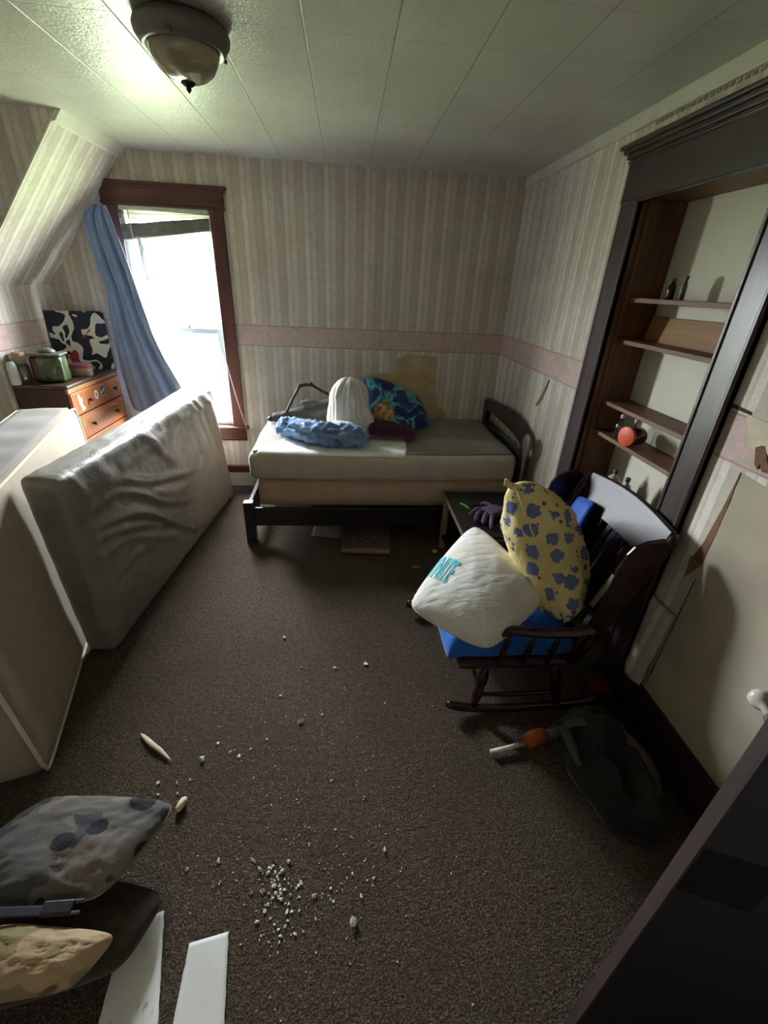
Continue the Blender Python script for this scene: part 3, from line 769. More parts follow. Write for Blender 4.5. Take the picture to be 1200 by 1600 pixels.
# long dark pouch with a jointed black handle leaning on the bag
DKGREY = M_cloth('dark_grey_pouch', (92, 90, 82), .25, weave=90, bump=.4)
BLACKPL = M_plain('black_plastic_strap', (22, 21, 20), .45, .15)
t = thing('folding_bag', (-.3, 3.55, .70), 'dark grey folded pouch with a jointed black handle behind the denim cloth', 'folding bag')
path = spline([(-.585, 3.57, .745), (-.50, 3.56, .765), (-.35, 3.54, .812), (-.18, 3.51, .872), (-.03, 3.48, .925)], 40)
MB().tube(path, [.02]+[.046]*39+[.02], 22, .8, fn=lambda s, th: .010*nz(s*9, math.cos(th)*2, math.sin(th)*2)).build('pouch', DKGREY, t)
MB().ball((-.27, 3.51, .885), (.085, .04, .030), 14, 8, .2).build('flap', DKGREY, t)
MB().ball((-.60, 3.575, .735), (.03, .022, .024)).build('end_cap', BLACKPL, t)
MB().ball((-.02, 3.478, .93), .03).build('end_cap', BLACKPL, t)
MB().tube(spline([(-.47, 3.52, .80), (-.42, 3.51, .90), (-.355, 3.5, 1.015)], 8), .0105, 10).build('handle', BLACKPL, t)
MB().tube(spline([(-.355, 3.5, 1.018), (-.31, 3.5, 1.03), (-.265, 3.5, 1.034)], 6), .013, 10).ball((-.355, 3.5, 1.02), .017).ball((-.268, 3.5, 1.034), .019).build('handle', BLACKPL, t)
MB().tube(spline([(-.265, 3.5, 1.033), (-.18, 3.5, .985), (-.06, 3.5, .925)], 8), .0105, 10).build('handle', BLACKPL, t)

# bright blue patterned blanket and maroon cushion
g = G('turquoise_patterned_fleece')
v1 = g.vor(7, g.map((1, 1, 1), loc=(.3, .2, .1)), 'SMOOTH_F1'); f = g.noise(5.5, 3, .55, None, .8)
c = g.ramp(f, [(.36, lin((26, 34, 78))), (.45, lin((36, 62, 116))), (.48, lin((62, 150, 172))), (.55, lin((106, 186, 196))), (.57, lin((34, 58, 112))), (.68, lin((70, 76, 130)))])
X = g.xyz()
o2 = g.math('ADD', g.math('POWER', g.math('SUBTRACT', X[0], .30), 2), g.math('POWER', g.math('SUBTRACT', X[2], .86), 2))
o2 = g.math('ADD', o2, g.math('MULTIPLY', g.math('SUBTRACT', g.noise(22, 3), .5), .012))
c = g.mix(g.ramp(o2, [(.0045, 1), (.0062, 0)]), c, g.ramp(g.noise(30, 3), [(.4, lin((150, 98, 54))), (.6, lin((206, 170, 120)))]))
g.bump(g.noise(14, 4), .3, .01)
FLEECE = g.out(c, .85, .2, Sheen_Weight=.3)
o = pillow('blanket', [(.20, 3.36, .745), (.70, 3.42, .715), (.60, 3.66, .93), (.14, 3.62, 1.10)], .085, FLEECE, wr=.026, pinch=-.06, seed=4, n=56, Tb=.05)
tag(o, 'bunched turquoise and navy patterned blanket beside the white bag', 'blanket')
MAROON = M_cloth('maroon_cushion', (66, 28, 52), .12)
C = [(.17, 3.15, .745), (.52, 3.14, .725), (.56, 3.30, .735), (.19, 3.31, .83)]
t = thing('cushion', (.33, 3.22, .70), 'small maroon cushion in front of the turquoise blanket', 'cushion')
pillow('cover', C, .05, MAROON, t, seed=8, n=28, Tb=.022)
MB().tube(pillow_edge(C, 0), .0045, 6, cap=False).build('piping', M_plain('dull_pink_piping', (120, 82, 96), .8), t)

# ------------------------------------------------------------------ things under and beside the bed
g = G('faded_red_grey_tray_print'); Xo = g.xyz(True)
r_ = g.math('SQRT', g.math('ADD', g.math('POWER', Xo[0], 2), g.math('POWER', Xo[1], 2)))
c = g.mix(g.ramp(g.noise(18, 4, .6), [(.42, 0), (.58, 1)]), lin((104, 88, 80)), lin((106, 62, 56)))
c = g.mix(g.ramp(g.math('ADD', r_, g.math('MULTIPLY', g.noise(14, 3), .05)), [(.115, 1), (.14, 0)]), c, g.ramp(g.noise(26, 3), [(.35, lin((48, 50, 50))), (.7, lin((120, 120, 112)))]))
TRAYM = g.out(c, .5)
t = thing('game_box', (.152, 2.878, 0), 'faded red and grey printed flat box lying under the bed', 'box')
TR = M_plain('tray_rim', (128, 108, 92), .6)
V, F = roundbox((.36, .40, .035), .015, .02, lambda p, nr, w_: Vector((-.03+p[0]+.02*w_[1], 2.685+p[1]-.03*w_[0], .002+p[2])))
mesh('body', V, F, TR, t)
o = MB().box((-.005, 2.70, .0372), (.335, 3.06, .0386)).build('printed_lid', TRAYM, t, smooth=False)
t2 = sheet('paper_sheet', lambda u, v: Vector((-.26+u*.24+.02*v, 2.93+v*.24-.03*u, .004+.006*abs(nz(u*3, v*3)))), 10, 10, M_plain('dusty_grey_paper', (128, 118, 104), .8), th=.001)
tag(t2, 'dusty grey paper lying under the bed left of the printed box', 'paper')

t = thing('nightstand', (.95, 2.47, 0), 'low dark-topped nightstand between the bed and the rocking chair', 'nightstand')
NTOP = M_plain('dark_laminate_top', (44, 42, 41), .35, .15, 12)
NSIDE = M_wood('pale_worn_nightstand', (120, 104, 82), (160, 142, 116), 'z', .6)
box('top', (.705, 2.16, .432), (1.215, 2.80, .452), NTOP, t)
box('edge_strip', (.697, 2.16, .428), (.705, 2.80, .452), NSIDE, t, bevel=.001)
for (x, y) in ((.71, 2.755), (.71, 2.17), (1.17, 2.755), (1.17, 2.17)):
    box('leg', (x, y, 0), (x+.04, y+.04, .432), NSIDE, t)
box('shelf', (.715, 2.18, .10), (1.205, 2.78, .116), NTOP, t)
box('back_panel', (.75, 2.765, .116), (1.17, 2.775, .432), NTOP, t)
box('side_panel', (1.195, 2.21, .116), (1.205, 2.755, .432), NTOP, t)

g = G('purple_knit'); g.bump(g.noise(1, 2, .5, g.map((120, 120, 120))), .6, .004)
GLV = g.out(g.ramp(g.noise(60, 3), [(.3, lin((84, 74, 98))), (.7, lin((130, 116, 142)))]), .95, .1)
t = thing('glove', (.93, 2.44, .4525), 'purple knitted glove lying on the nightstand', 'glove')
V, F = roundbox((.15, .125, .042), .02, .012, lambda p, nr, w_: Vector((.955, 2.435, .4535))+Matrix.Rotation(math.radians(20), 3, 'Z') @ Vector((p[0]-.075, (p[1]-.0625)*(1.02-.15*w_[0]), p[2]+.012*math.sin(PI*w_[0])+.003*nz(p[0]*30, p[1]*30))))
mesh('palm', V, F, GLV, t)
for a, bb, c, r_ in [((.905, 2.48, .478), (.85, 2.455, .486), (.792, 2.415, .468), .0145), ((.895, 2.45, .476), (.845, 2.40, .488), (.800, 2.325, .468), .0155), ((.905, 2.42, .476), (.875, 2.36, .488), (.845, 2.295, .468), .0155), ((.93, 2.395, .476), (.905, 2.32, .484), (.880, 2.235, .467), .014), ((.96, 2.50, .478), (.94, 2.545, .484), (.905, 2.565, .469), .0155)]:
    P = spline([a, bb, c], 12)
    MB().tube(P, [r_*.9]+[r_]*9+[r_*.95, r_*.75, r_*.3], 12).build('finger', GLV, t)
MB().tube([(1.00, 2.45, .476), (1.045, 2.465, .476), (1.085, 2.475, .474)], [.052, .046, .050], 18, .42).build('cuff', GLV, t)
o = MB().tube(spline([(.775, 2.60, .458), (.80, 2.565, .459), (.82, 2.515, .458)], 6), [.004, .007, .007, .006, .007, .006, .003], 8).build('marker', M_plain('neon_green_plastic', (70, 220, 60), .4, .05))
tag(o, 'small neon green clip lying on the nightstand beside the glove', 'clip')
o = MB().tube(spline([(.84, 2.575, .456), (.90, 2.585, .456), (.95, 2.60, .456)], 6), .0035, 8).build('pencil', M_plain('dark_green_pencil', (34, 70, 40), .5))
tag(o, 'thin dark green pencil lying behind the purple glove', 'pencil')
o = MB().ball((.665, 2.70, .012), (.022, .016, .012), 10, 7, .5, 3).build('paper_scrap', M_plain('pale_scrap', (206, 186, 164), .8)); tag(o, 'pale crumpled scrap on the carpet beside the nightstand leg', 'scrap')
o = MB().ball((.50, 2.50, .009), (.035, .02, .010), 10, 7, .5, 5).build('fabric_scrap', M_plain('dull_tan_scrap', (120, 96, 72), .8)); tag(o, 'dull tan scrap on the carpet between the bed and white pillow', 'scrap')
#PART3
# ------------------------------------------------------------------ dresser in the left corner and what stands on it
t = thing('dresser', (-2.03, 3.52, 0), 'orange-brown chest of drawers in the left corner by the window', 'dresser')
DX0, DX1, DY0, DY1, DT = -2.205, -1.862, 3.145, 3.858, 1.048
box('carcass', (DX0, DY0, .06), (DX1-.018, DY1, DT-.025), DRESSER_SIDE, t)
box('top', (DX0, DY0-.006, DT-.025), (DX1+.004, DY1, DT), DRESSER_TOP, t, bevel=.006)
FACE = M_wood('honey_drawer_front_rail', (168, 112, 66), (196, 138, 88), 'y', .45)
box('front_rail', (DX1-.018, DY0, DT-.055), (DX1, DY1, DT-.0255), FACE, t)
for x in (DX0+.01, DX1-.06):
    for y in (DY0+.01, DY1-.06): box('foot', (x, y, 0), (x+.045, y+.045, .06), DRESSER_SIDE, t)
BLKKNOB = M_plain('dark_bronze_knob', (44, 28, 22), .35, .15)
zt = DT-.058
GREENISH = M_plain('white_oval_sticker', (222, 224, 208), .5, .05)
for i, hgt in enumerate((.152, .165, .19, .19, .19)):
    dw = box('drawer', (DX1-.016, DY0+.006, zt-hgt), (DX1+.006, DY1-.006, zt), DRESSER, t, bevel=.004)
    for yk in (3.33, 3.69) if i else (3.36, 3.74):
        MB().lathe([(.008, 0), (.007, .008), (.014, .014), (.015, .021), (.008, .026), (.001, .027)], (DX1+.006, yk, zt-hgt*.52), (1, 0, 0), 16).build('knob', BLKKNOB, dw)
    if i == 0:
        def oval(nm, y, z, ry, rz, mat, x=DX1+.0062, par=dw):
            return MB().prism([(x, y+ry*math.cos(2*PI*k/28), z+rz*math.sin(2*PI*k/28)) for k in range(28)], (.0008, 0, 0)).build(nm, mat, par, smooth=False)
        oval('sticker', 3.465, zt-.068, .026, .032, GREENISH); oval('sticker_print', 3.465, zt-.068, .015, .02, M_plain('green_sticker_print', (130, 150, 120), .5), DX1+.0071)
        NB = M_plain('blue_sticker', (58, 74, 122), .5, .1)
        oval('sticker', 3.562, zt-.056, .036, .042, GREENISH); oval('sticker_print', 3.562, zt-.056, .031, .037, NB, DX1+.0071)
        MB().prism([(DX1+.0079, y, z+zt-.056) for y, z in [(3.535, -.01), (3.585, .012), (3.59, 0), (3.54, -.022)]], (.0006, 0, 0)).build('sticker_print', GREENISH, dw, smooth=False)
        MB().prism([(DX1+.0062, y, zt+z) for y, z in [(3.225, -.02), (3.245, -.015), (3.25, -.04), (3.275, -.05), (3.27, -.075), (3.262, -.085), (3.29, -.13), (3.245, -.138), (3.235, -.10), (3.225, -.06)]], (.0008, 0, 0)).build('sticker', M_plain('peeling_cream_sticker', (206, 194, 168), .6), dw, smooth=False)
        MB().ball((DX1+.008, 3.79, zt-.04), .006, 8, 6).build('pin', WHITEPAINT, dw)
    if i == 1:
        SHELL = M_plain('pale_bead', (226, 190, 140), .5)
        for k in range(15):
            u = k/14; y = 3.36+u*.46; z = zt-.085+.055*math.sin(u*PI*.9)
            MB().ball((DX1+.008, y, z), .005+.004*(k in (8, 9, 10)), 8, 6).build('bead', SHELL, dw)
        MB().prism([(DX1+.0062, 3.22+.02*math.cos(2*PI*k/20), zt-.06+.03*math.sin(2*PI*k/20)) for k in range(20)], (.0008, 0, 0)).build('sticker', M_plain('faded_tan_sticker', (170, 140, 96), .6), dw, smooth=False)
    zt -= hgt+.008

# canvas: plain abstract shapes on navy
g = G('abstract_canvas_paint')
f = g.noise(8.5, 1.5, .4, g.map((1, 1, 1), loc=(3.1, .7, 1.9)), .7); f2 = g.noise(7.5, 1, .4, g.map((1, 1, 1), loc=(8.2, 1.1, 4)), .4)
c = g.ramp(f, [(.0, lin((28, 32, 56))), (.46, lin((16, 15, 18))), (.53, lin((214, 212, 206))), (.66, lin((28, 32, 56)))], 'CONSTANT')
c = g.mix(g.ramp(f2, [(.62, 0), (.63, 1)]), c, lin((160, 36, 46)))
CANV = g.out(c, .6)
t = thing('canvas_painting', (-2.02, 3.735, DT), 'square canvas painted in navy, black, white and red leaning on the dresser', 'painting')
P0 = Vector((-2.192, 3.672, DT+.002)); P1 = Vector((-1.842, 3.806, DT+.002)); up = Vector((-.012, .03, .418)); th_ = Vector((-.0065, .017, 0))
MB().hexa([P0, P1, P1+th_, P0+th_, P0+up, P1+up, P1+up+th_, P0+up+th_]).build('stretcher', NAVY, t, smooth=False, bevel=.002)
n_ = (P1-P0).cross(up).normalized()*.0012
MB().hexa([P0+n_, P1+n_, P1, P0, P0+up+n_, P1+up+n_, P1+up, P0+up]).build('painted_face', CANV, t, smooth=False)

# jars
g = G('green_patterned_tin'); f = g.noise(16, 4, .6, None, .6); Xo = g.xyz()
c = g.ramp(f, [(.36, lin((38, 46, 28))), (.48, lin((78, 80, 56))), (.56, lin((62, 96, 46))), (.68, lin((128, 126, 100)))])
red = g.math('MULTIPLY', g.math('LESS_THAN', Xo[0], -2.06), 1)
c = g.mix(red, c, g.ramp(f, [(.4, lin((40, 20, 22))), (.6, lin((86, 32, 36)))]))
TIN = g.out(c, .3, .5, Coat_Weight=.4)
t = thing('tin', (-2.05, 3.28, DT), 'square patterned green and dark red tin with a grey lid on the dresser', 'tin')
V, F = roundbox((.19, .13, .17), .018, .02, lambda p, nr, w_: Vector((-2.022, 3.30, DT+.0005))+Matrix.Rotation(.15, 3, 'Z') @ Vector((p[0]-.095, p[1]-.065, p[2])))
mesh('body', V, F, TIN, t)
LID = M_plain('grey_lid', (112, 112, 104), .35, .1)
V, F = roundbox((.205, .145, .018), .008, .02, lambda p, nr, w_: Vector((-2.022, 3.30, DT+.171))+Matrix.Rotation(.15, 3, 'Z') @ Vector((p[0]-.1025, p[1]-.0725, p[2])))
mesh('lid', V, F, LID, t)
MB().lathe([(.05, 0), (.048, .012), (.036, .024), (.015, .031), (.001, .032)], (-2.017, 3.303, DT+.189), seg=24).build('lid_knob', LID, t)
t = thing('candle_jar', (-2.162, 3.235, DT), 'clear candle jar with dark wax and a pale stopper left of the tin', 'jar')
MB().lathe([(.042, 0), (.045, .01), (.045, .10), (.038, .125), (.033, .135)], (-2.160, 3.222, DT+.0005), seg=28).build('glass', CLEARGLASS, t)
MB().lathe([(.040, .012), (.041, .03), (.041, .10), (.034, .12)], (-2.160, 3.222, DT), seg=24).build('wax', M_plain('dark_grey_wax', (74, 80, 74), .5), t)
MB().lathe([(.034, .136), (.036, .14), (.036, .19), (.032, .195)], (-2.160, 3.222, DT), seg=24).build('stopper', M_plain('pale_cork', (164, 146, 118), .7), t)
t = thing('bottle', (-2.18, 3.165, DT), 'white bottle with a pale blue label at the left end of the dresser', 'bottle')
MB().lathe([(.026, 0), (.029, .006), (.029, .12), (.02, .14), (.012, .15)], (-2.172, 3.150, DT+.0005), seg=24).build('body', M_plain('white_plastic_bottle', (206, 210, 206), .35), t)
MB().lathe([(.014, .15), (.014, .185), (.010, .19)], (-2.172, 3.150, DT), seg=18).build('cap', GREYGL, t)
g = G('pink_diamond_fabric'); v = g.vor(60, g.map((1, 1, 1), rot=(.5, .5, .78)), rnd=0.0)
PINKB = g.out(g.ramp(v.outputs['Distance'], [(.3, lin((206, 190, 190))), (.6, lin((172, 132, 138)))]), .8)
t = thing('trinket_basket', (-1.945, 3.52, DT), 'small pink and white patterned oval box in front of the canvas', 'box')
b = MB(); V = []
def ovalring(r, z, sx_=1.45): return [Vector((-1.948+.055*r*sx_*math.cos(2*PI*k/32)*.95, 3.52+.055*r*math.sin(2*PI*k/32), DT+z)) for k in range(32)]
rings = [ovalring(.92, .0005), ovalring(1.0, .008), ovalring(1.02, .058)]
V = [p for r_ in rings for p in r_]; F = [(i*32+k, i*32+(k+1) % 32, (i+1)*32+(k+1) % 32, (i+1)*32+k) for i in range(2) for k in range(32)]+[tuple(range(32))[::-1], tuple(range(64, 96))]
mesh('body', V, F, PINKB, t, angle=50)
rings = [ovalring(1.06, .0585), ovalring(1.07, .066), ovalring(1.06, .082), ovalring(.95, .088)]
V = [p for r_ in rings for p in r_]; F = [(i*32+k, i*32+(k+1) % 32, (i+1)*32+(k+1) % 32, (i+1)*32+k) for i in range(3) for k in range(32)]+[tuple(range(32))[::-1], tuple(range(96, 128))]
mesh('lid', V, F, M_plain('dusty_pink_lid', (150, 92, 100), .7), t, angle=50)

# ------------------------------------------------------------------ curtain, blind, cords
CURT = M_cloth('steel_blue_curtain', (136, 156, 196), .10, weave=300)
lft = [(.72, -1.775), (.80, -1.79), (1.0, -1.80), (1.23, -1.795), (1.45, -1.785), (1.63, -1.765), (1.78, -1.80), (1.91, -1.815), (2.02, -1.822), (2.09, -1.80), (2.14, -1.73)]
rgt = [(.72, -1.26), (.96, -1.345), (1.15, -1.42), (1.33, -1.475), (1.55, -1.52), (1.77, -1.56), (2.04, -1.612), (2.14, -1.64)]
def curt(u, v):
    z = .72+(2.145-.72)*v
    a_, c_ = lerp_tab(lft, z), lerp_tab(rgt, z)
    x = a_+(c_-a_)*u+.010*math.sin(z*6+u*3)*(1-v)*u
    amp = .026*(.55+.45*(1-v))
    y = 3.782+amp*math.sin(u*2*PI*2.6+.8+z*.8)+.012*math.sin(u*2*PI*5.1+z*2)+.012*nz(u*4, z*3)-.03*(1-v)*u
    x = max(x, slope_x(z)+.03)
    return Vector((x, min(y, 3.83), z))
o = sheet('curtain', curt, 70, 60, CURT, th=.004)
tag(o, 'steel blue curtain hanging gathered at the left of the window', 'curtain')
o.data.materials[0] = CURT
t = thing('window_blind', (-1.29, 3.87, 2.0), 'broken slatted blind hanging crooked across the window top', 'blind')
SLAT = M_plain('cream_blind_slat', (206, 204, 188), .5, .06)
STACK = M_plain('dusty_grey_slat_stack', (108, 100, 86), .6, .22, 26)
box('head_rail', (-1.605, 3.872, 2.135), (-.99, 3.905, 2.164), SLAT, t)
for z0, z1 in ((2.108, 2.128), (2.078, 2.118), (2.048, 2.108)):
    MB().hexa([(-1.60, 3.862, z0), (-.992, 3.862, z1), (-.992, 3.908, z1+.006), (-1.60, 3.908, z0+.006), (-1.60, 3.862, z0+.003), (-.992, 3.862, z1+.003), (-.992, 3.908, z1+.009), (-1.60, 3.908, z0+.009)]).build('slat', SLAT, t, smooth=False)
sl = []
for k in range(11):
    q = k/10; z0 = 1.955+q*.085; z1 = 2.035+q*.07; j = .004*nz(k*3.3, 1)
    o = MB().hexa([(-1.60, 3.858+j, z0), (-.992, 3.858+j, z1), (-.992, 3.906+j, z1), (-1.60, 3.906+j, z0), (-1.60, 3.858+j, z0+.0055), (-.992, 3.858+j, z1+.0055), (-.992, 3.906+j, z1+.0055), (-1.60, 3.906+j, z0+.0055)]).build('slat', STACK, t, smooth=False)
MB().hexa([(-1.60, 3.86, 1.943), (-.99, 3.86, 2.032), (-.99, 3.902, 2.032), (-1.60, 3.902, 1.943), (-1.60, 3.86, 1.953), (-.99, 3.86, 2.043), (-.99, 3.902, 2.043), (-1.60, 3.902, 1.953)]).build('bottom_rail', SLAT, t, smooth=False)
for pts in ([(-1.535, 3.85, 2.15), (-1.53, 3.85, 1.95), (-1.515, 3.85, 1.75), (-1.47, 3.848, 1.40), (-1.45, 3.848, 1.2)], [(-1.50, 3.852, 1.97), (-1.488, 3.85, 1.75), (-1.455, 3.85, 1.42)], [(-1.545, 3.852, 1.96), (-1.52, 3.85, 1.70), (-1.49, 3.85, 1.5)]):
    MB().tube(spline(pts, 14), .0032, 6).build('cord', SLAT, t)
sheet('tangled_slat', lambda u, v: Vector((-1.497+.012*math.sin(v*7)+.028*(u-.5)+.02*v, 3.855-.01*u, 1.975-.28*v)), 2, 16, SLAT, t, th=.002)
o = MB().tube(spline([(-1.005, 3.855, 1.28), (-.955, 3.85, 1.0), (-.905, 3.84, .75), (-.855, 3.83, .545), (-.846, 3.825, .50)], 16), .0034, 6).build('cord', M_plain('pinkish_cord', (206, 178, 166), .8))
tag(o, 'thin pinkish pull cord hanging over the right window casing', 'cord')

# ------------------------------------------------------------------ rocking chair
t = thing('rocking_chair', (.80, 1.68, 0), 'dark mahogany rocking chair with winged back by the bookcase', 'chair')
YN, YF = 1.335, 2.03
for y in (YN, YF):
    P = spline([(.465 if y < 1.7 else .368, y, .062 if y < 1.7 else .075), (.56, y, .036), (.72, y, .0225), (.88, y, .0225), (1.06, y, .034), (1.20, y, .062)], 26)
    MB().tube(P, [.012 if y < 1.7 else .019, .017 if y < 1.7 else .021]+[.0185]*23+[.016, .010], 12, 1.2).build('rocker', CHAIRWOOD, t)
LEG = [.015, .017, .022, .024, .020, .026, .024, .018, .017]
for y, s in ((YN, 1), (YF, -1)):
    MB().tube([(.592+.045*k/8, y+s*.045*k/8, .045+.21*k/8) for k in range(9)], LEG, 14).build('leg', CHAIRWOOD, t)
    MB().tube([(.988-.03*k/8, y+s*.045*k/8, .045+.21*k/8) for k in range(9)], LEG, 14).build('leg', CHAIRWOOD, t)
    MB().tube(spline([(.605, y+s*.012, .105), (.79, y+s*.012, .10), (.98, y+s*.012, .105)], 8), [.008, .009, .010, .011, .011, .011, .010, .009, .008], 10).build('stretcher', CHAIRWOOD, t)
MB().tube([(.61, YN+.02, .14), (.61, (YN+YF)/2, .14), (.61, YF-.02, .14)], [.009, .013, .009], 10).build('stretcher', CHAIRWOOD_Y, t)
MB().tube([(.975, YN+.02, .15), (.975, (YN+YF)/2, .15), (.975, YF-.02, .15)], [.009, .012, .009], 10).build('stretcher', CHAIRWOOD_Y, t)
V, F = roundbox((.56, .66, .042), .018, .04, lambda p, nr, w_: Vector((.50+p[0], 1.352+p[1], .252+p[2])))
mesh('seat', V, F, CHAIRWOOD_Y, t)
def backx(z): return 1.032+.235*(z-.30)/.62
for y in (YN+.025, YF-.025):
    MB().tube([(backx(z), y, z) for z in (.28, .40, .52, .70, .86, .925, .945)], [.016, .020, .018, .021, .020, .017, .006], 14).build('back_post', CHAIRWOOD, t)
def rail(z0, z1, bow, nm, crown=0):
    V = []; n = 20
    for i in range(n+1):
        u = i/n; y = YN+.04+(YF-YN-.08)*u; bw = bow*math.sin(PI*u)
        for z, dx in ((z0, 0), (z1+crown*math.sin(PI*u), 0), (z1+crown*math.sin(PI*u), .022), (z0, .022)):
            V.append(Vector((backx(z)+bw+dx-.011, y, z)))
    F = [(i*4+k, i*4+(k+1) % 4, (i+1)*4+(k+1) % 4, (i+1)*4+k) for i in range(n) for k in range(4)]+[(0, 1, 2, 3), (n*4+3, n*4+2, n*4+1, n*4)]
    return mesh(nm, V, F, CHAIRWOOD_Y, t, bevel=.004, angle=35)
rail(.80, .945, .010, 'top_rail', .022)
rail(.335, .385, .02, 'lower_rail')
for k in range(7):
    u = (k+1)/8; y = YN+.03+(YF-YN-.06)*u
    MB().bar((backx(.37)+.02*math.sin(PI*u), y, .37), (backx(.815)+.010*math.sin(PI*u), y, .815), .034, .012, (1, 0, 0)).build('back_slat', CHAIRWOOD, t, smooth=False, bevel=.003)
wing = [(1.21, .94), (1.145, .928), (1.10, .905), (1.078, .87), (1.062, .78), (1.05, .69), (1.04, .60), (1.037, .53), (1.045, .48), (1.10, .46), (1.145, .62), (1.195, .78), (1.243, .915)]
MB().prism([(x, YN-.012, z) for x, z in wing], (0, .02, 0)).build('wing', CHAIRWOOD, t, smooth=False, bevel=.006)
MB().prism([(x, YF-.008, z) for x, z in wing], (0, .02, 0)).build('wing', CHAIRWOOD, t, smooth=False, bevel=.006)
for y in (YN-.010, YF+.010):
    MB().tube(spline([(.636, y, .492), (.664, y, .507), (.72, y, .503), (.82, y, .492), (.95, y, .488), (1.06, y, .505)], 20), [.012, .026, .030]+[.027]*17+[.020], 14, .62).build('arm', CHAIRWOOD, t)
    s = 1 if y < 1.7 else -1
    for x in (.68, .79, .90, 1.0):
        MB().tube([(x, y+s*.03, .285), (x, y+s*.02, .36), (x, y+s*.005, .43), (x, y, .485)], [.010, .014, .011, .009], 10).build('spindle', CHAIRWOOD, t)

# cushions and pillows on the chair
o = sheet('blue_cloth', lambda u, v: Vector((backx(.40+.385*v)+.036+.018*math.sin(PI*u)+.014*(.5+.5*nz(u*5, v*4)), 1.57+.38*u+.03*nz(v*3, 1), .40+.385*v)), 20, 20, M_cloth('navy_hanging_cloth', (30, 38, 66), .2), th=.003)
tag(o, 'dark navy cloth hanging behind the slats of the rocking chair back', 'cloth')
BLUE = M_cloth('royal_blue_nylon', (28, 106, 196), .12, rough=.5, weave=40, bump=.3)
def cwarp(p, nr, w_):
    x = .452+p[0]; y = 1.372+p[1]; z = .2965+p[2]
    f = max(0, 1-p[0]/.07)
    z -= .045*f*f*(1-w_[2]*.2)
    z += (.012*ridge(x*5, y*5, 1)+.008*nz(x*14, y*14))*w_[2]
    return Vector((x+.006*nz(y*9, z*9), y+.006*nz(x*9, z*9), z))
V, F = roundbox((.56, .49, .105), .035, .025, cwarp)
o = mesh('seat_cushion', V, F, BLUE); tag(o, 'royal blue cushion on the rocking chair seat', 'cushion')
V, F = roundbox((.03, .15, .42), .014, .03, lambda p, nr, w_: Vector((backx(.44+p[2])-.058+p[0]+.006*nz(p[1]*9, p[2]*9), 1.74+p[1]+.06*w_[2], .44+p[2]-.03*w_[1]*w_[2])))
o = mesh('back_cushion', V, F, M_cloth('deep_blue_pad', (26, 86, 180), .15, rough=.5, weave=40, bump=.3)); tag(o, 'blue pad leaning on the rocking chair back behind the yellow pillow', 'cushion')

g = G('off_white_pillowcase'); c = g.ramp(g.noise(3.5, 4, .6), [(.35, lin((214, 208, 196))), (.6, lin((236, 236, 231)))])
g.bump(g.noise(1, 3, .5, g.map((7, 30, 7), rot=(0, 0, .9)), .6), .45, .012); PILW = g.out(c, .85, .2)
CW = [Vector(v) for v in ((.262, 1.505, .49), (.572, 1.25, .462), (.905, 1.49, .54), (.715, 2.09, .59))]
t = thing('pillow', (.6, 1.6, .42), 'off-white pillow with turquoise lettering on the rocking chair seat', 'pillow')
pillow('pillowcase', CW, .115, PILW, t, seed=12, wr=.0045, pinch=0, n=56, Tb=.075)
MB().tube([p+Vector((0, 0, .001*(i % 2))) for i, p in enumerate(pillow_edge(CW, 0, 200))], [.0035+.0025*(i % 3 == 0) for i in range(201)], 6, cap=False).build('hem', M_plain('cream_hem', (218, 208, 184), .85), t)
fc = bpy.data.curves.new('lettering', 'FONT'); fc.body = 'TNITE'; fc.size = 1; fc.resolution_u = 3; fc.offset = .022
fo = bpy.data.objects.new('lettering', fc); COL.objects.link(fo)
bpy.context.view_layer.update()
me = fo.evaluated_get(bpy.context.evaluated_depsgraph_get()).to_mesh()
bm = bmesh.new(); bm.from_mesh(me); bmesh.ops.triangulate(bm, faces=bm.faces); bmesh.ops.subdivide_edges(bm, edges=bm.edges, cuts=2, use_grid_fill=True)
xs = [v.co.x for v in bm.verts]; ys = [v.co.y for v in bm.verts]; x0, x1, y0, y1 = min(xs), max(xs), min(ys), max(ys)
V = []
for v in bm.verts:
    a_ = (v.co.x-x0)/(x1-x0); h_ = (v.co.y-y0)/(y1-y0)
    s = -.985+.56*a_; tt = -.52-.02*a_+.44*h_
    p = pillow_pt(CW, s, tt, 1, .115, 0, 12, .0045, 0); q = pillow_pt(CW, s+.01, tt, 1, .115, 0, 12, .0045, 0)-p; r_ = pillow_pt(CW, s, tt+.01, 1, .115, 0, 12, .0045, 0)-p
    V.append(p+q.cross(r_).normalized()*.003)
F = [tuple(v.index for v in f.verts) for f in bm.faces]
bm.free(); bpy.data.objects.remove(fo)
mesh('lettering', V, F, M_plain('turquoise_print', (70, 188, 204), .7, .1), t, smooth=False)

g = G('yellow_flower_print'); Xp = g.xyz()
ox = g.noise(9, 2)
v1 = g.vor(12.5, None, 'F1', .4); wob = g.math('MULTIPLY', g.math('SUBTRACT', g.noise(48, 1), .5), .42)
spot = g.math('LESS_THAN', g.math('ADD', v1.outputs['Distance'], wob), .40)
v2 = g.vor(17, g.map((1, 1, 1), loc=(.5, .5, .5)), 'F1', .6)
dot = g.math('LESS_THAN', v2.outputs['Distance'], .21)
c = g.ramp(g.noise(5, 3), [(.3, lin((214, 196, 132))), (.7, lin((236, 220, 160)))])
c = g.mix(dot, c, lin((122, 98, 60)))
c = g.mix(spot, c, lin((112, 122, 166)))
g.bump(g.noise(1, 4, .6, g.map((8, 8, 5)), 1.0), .45, .02)
YEL = g.out(c, .85, .2)
CY = [Vector(v) for v in ((.955, 1.365, .475), (1.07, 1.66, .46), (1.0, 1.95, .80), (.728, 1.725, 1.025))]
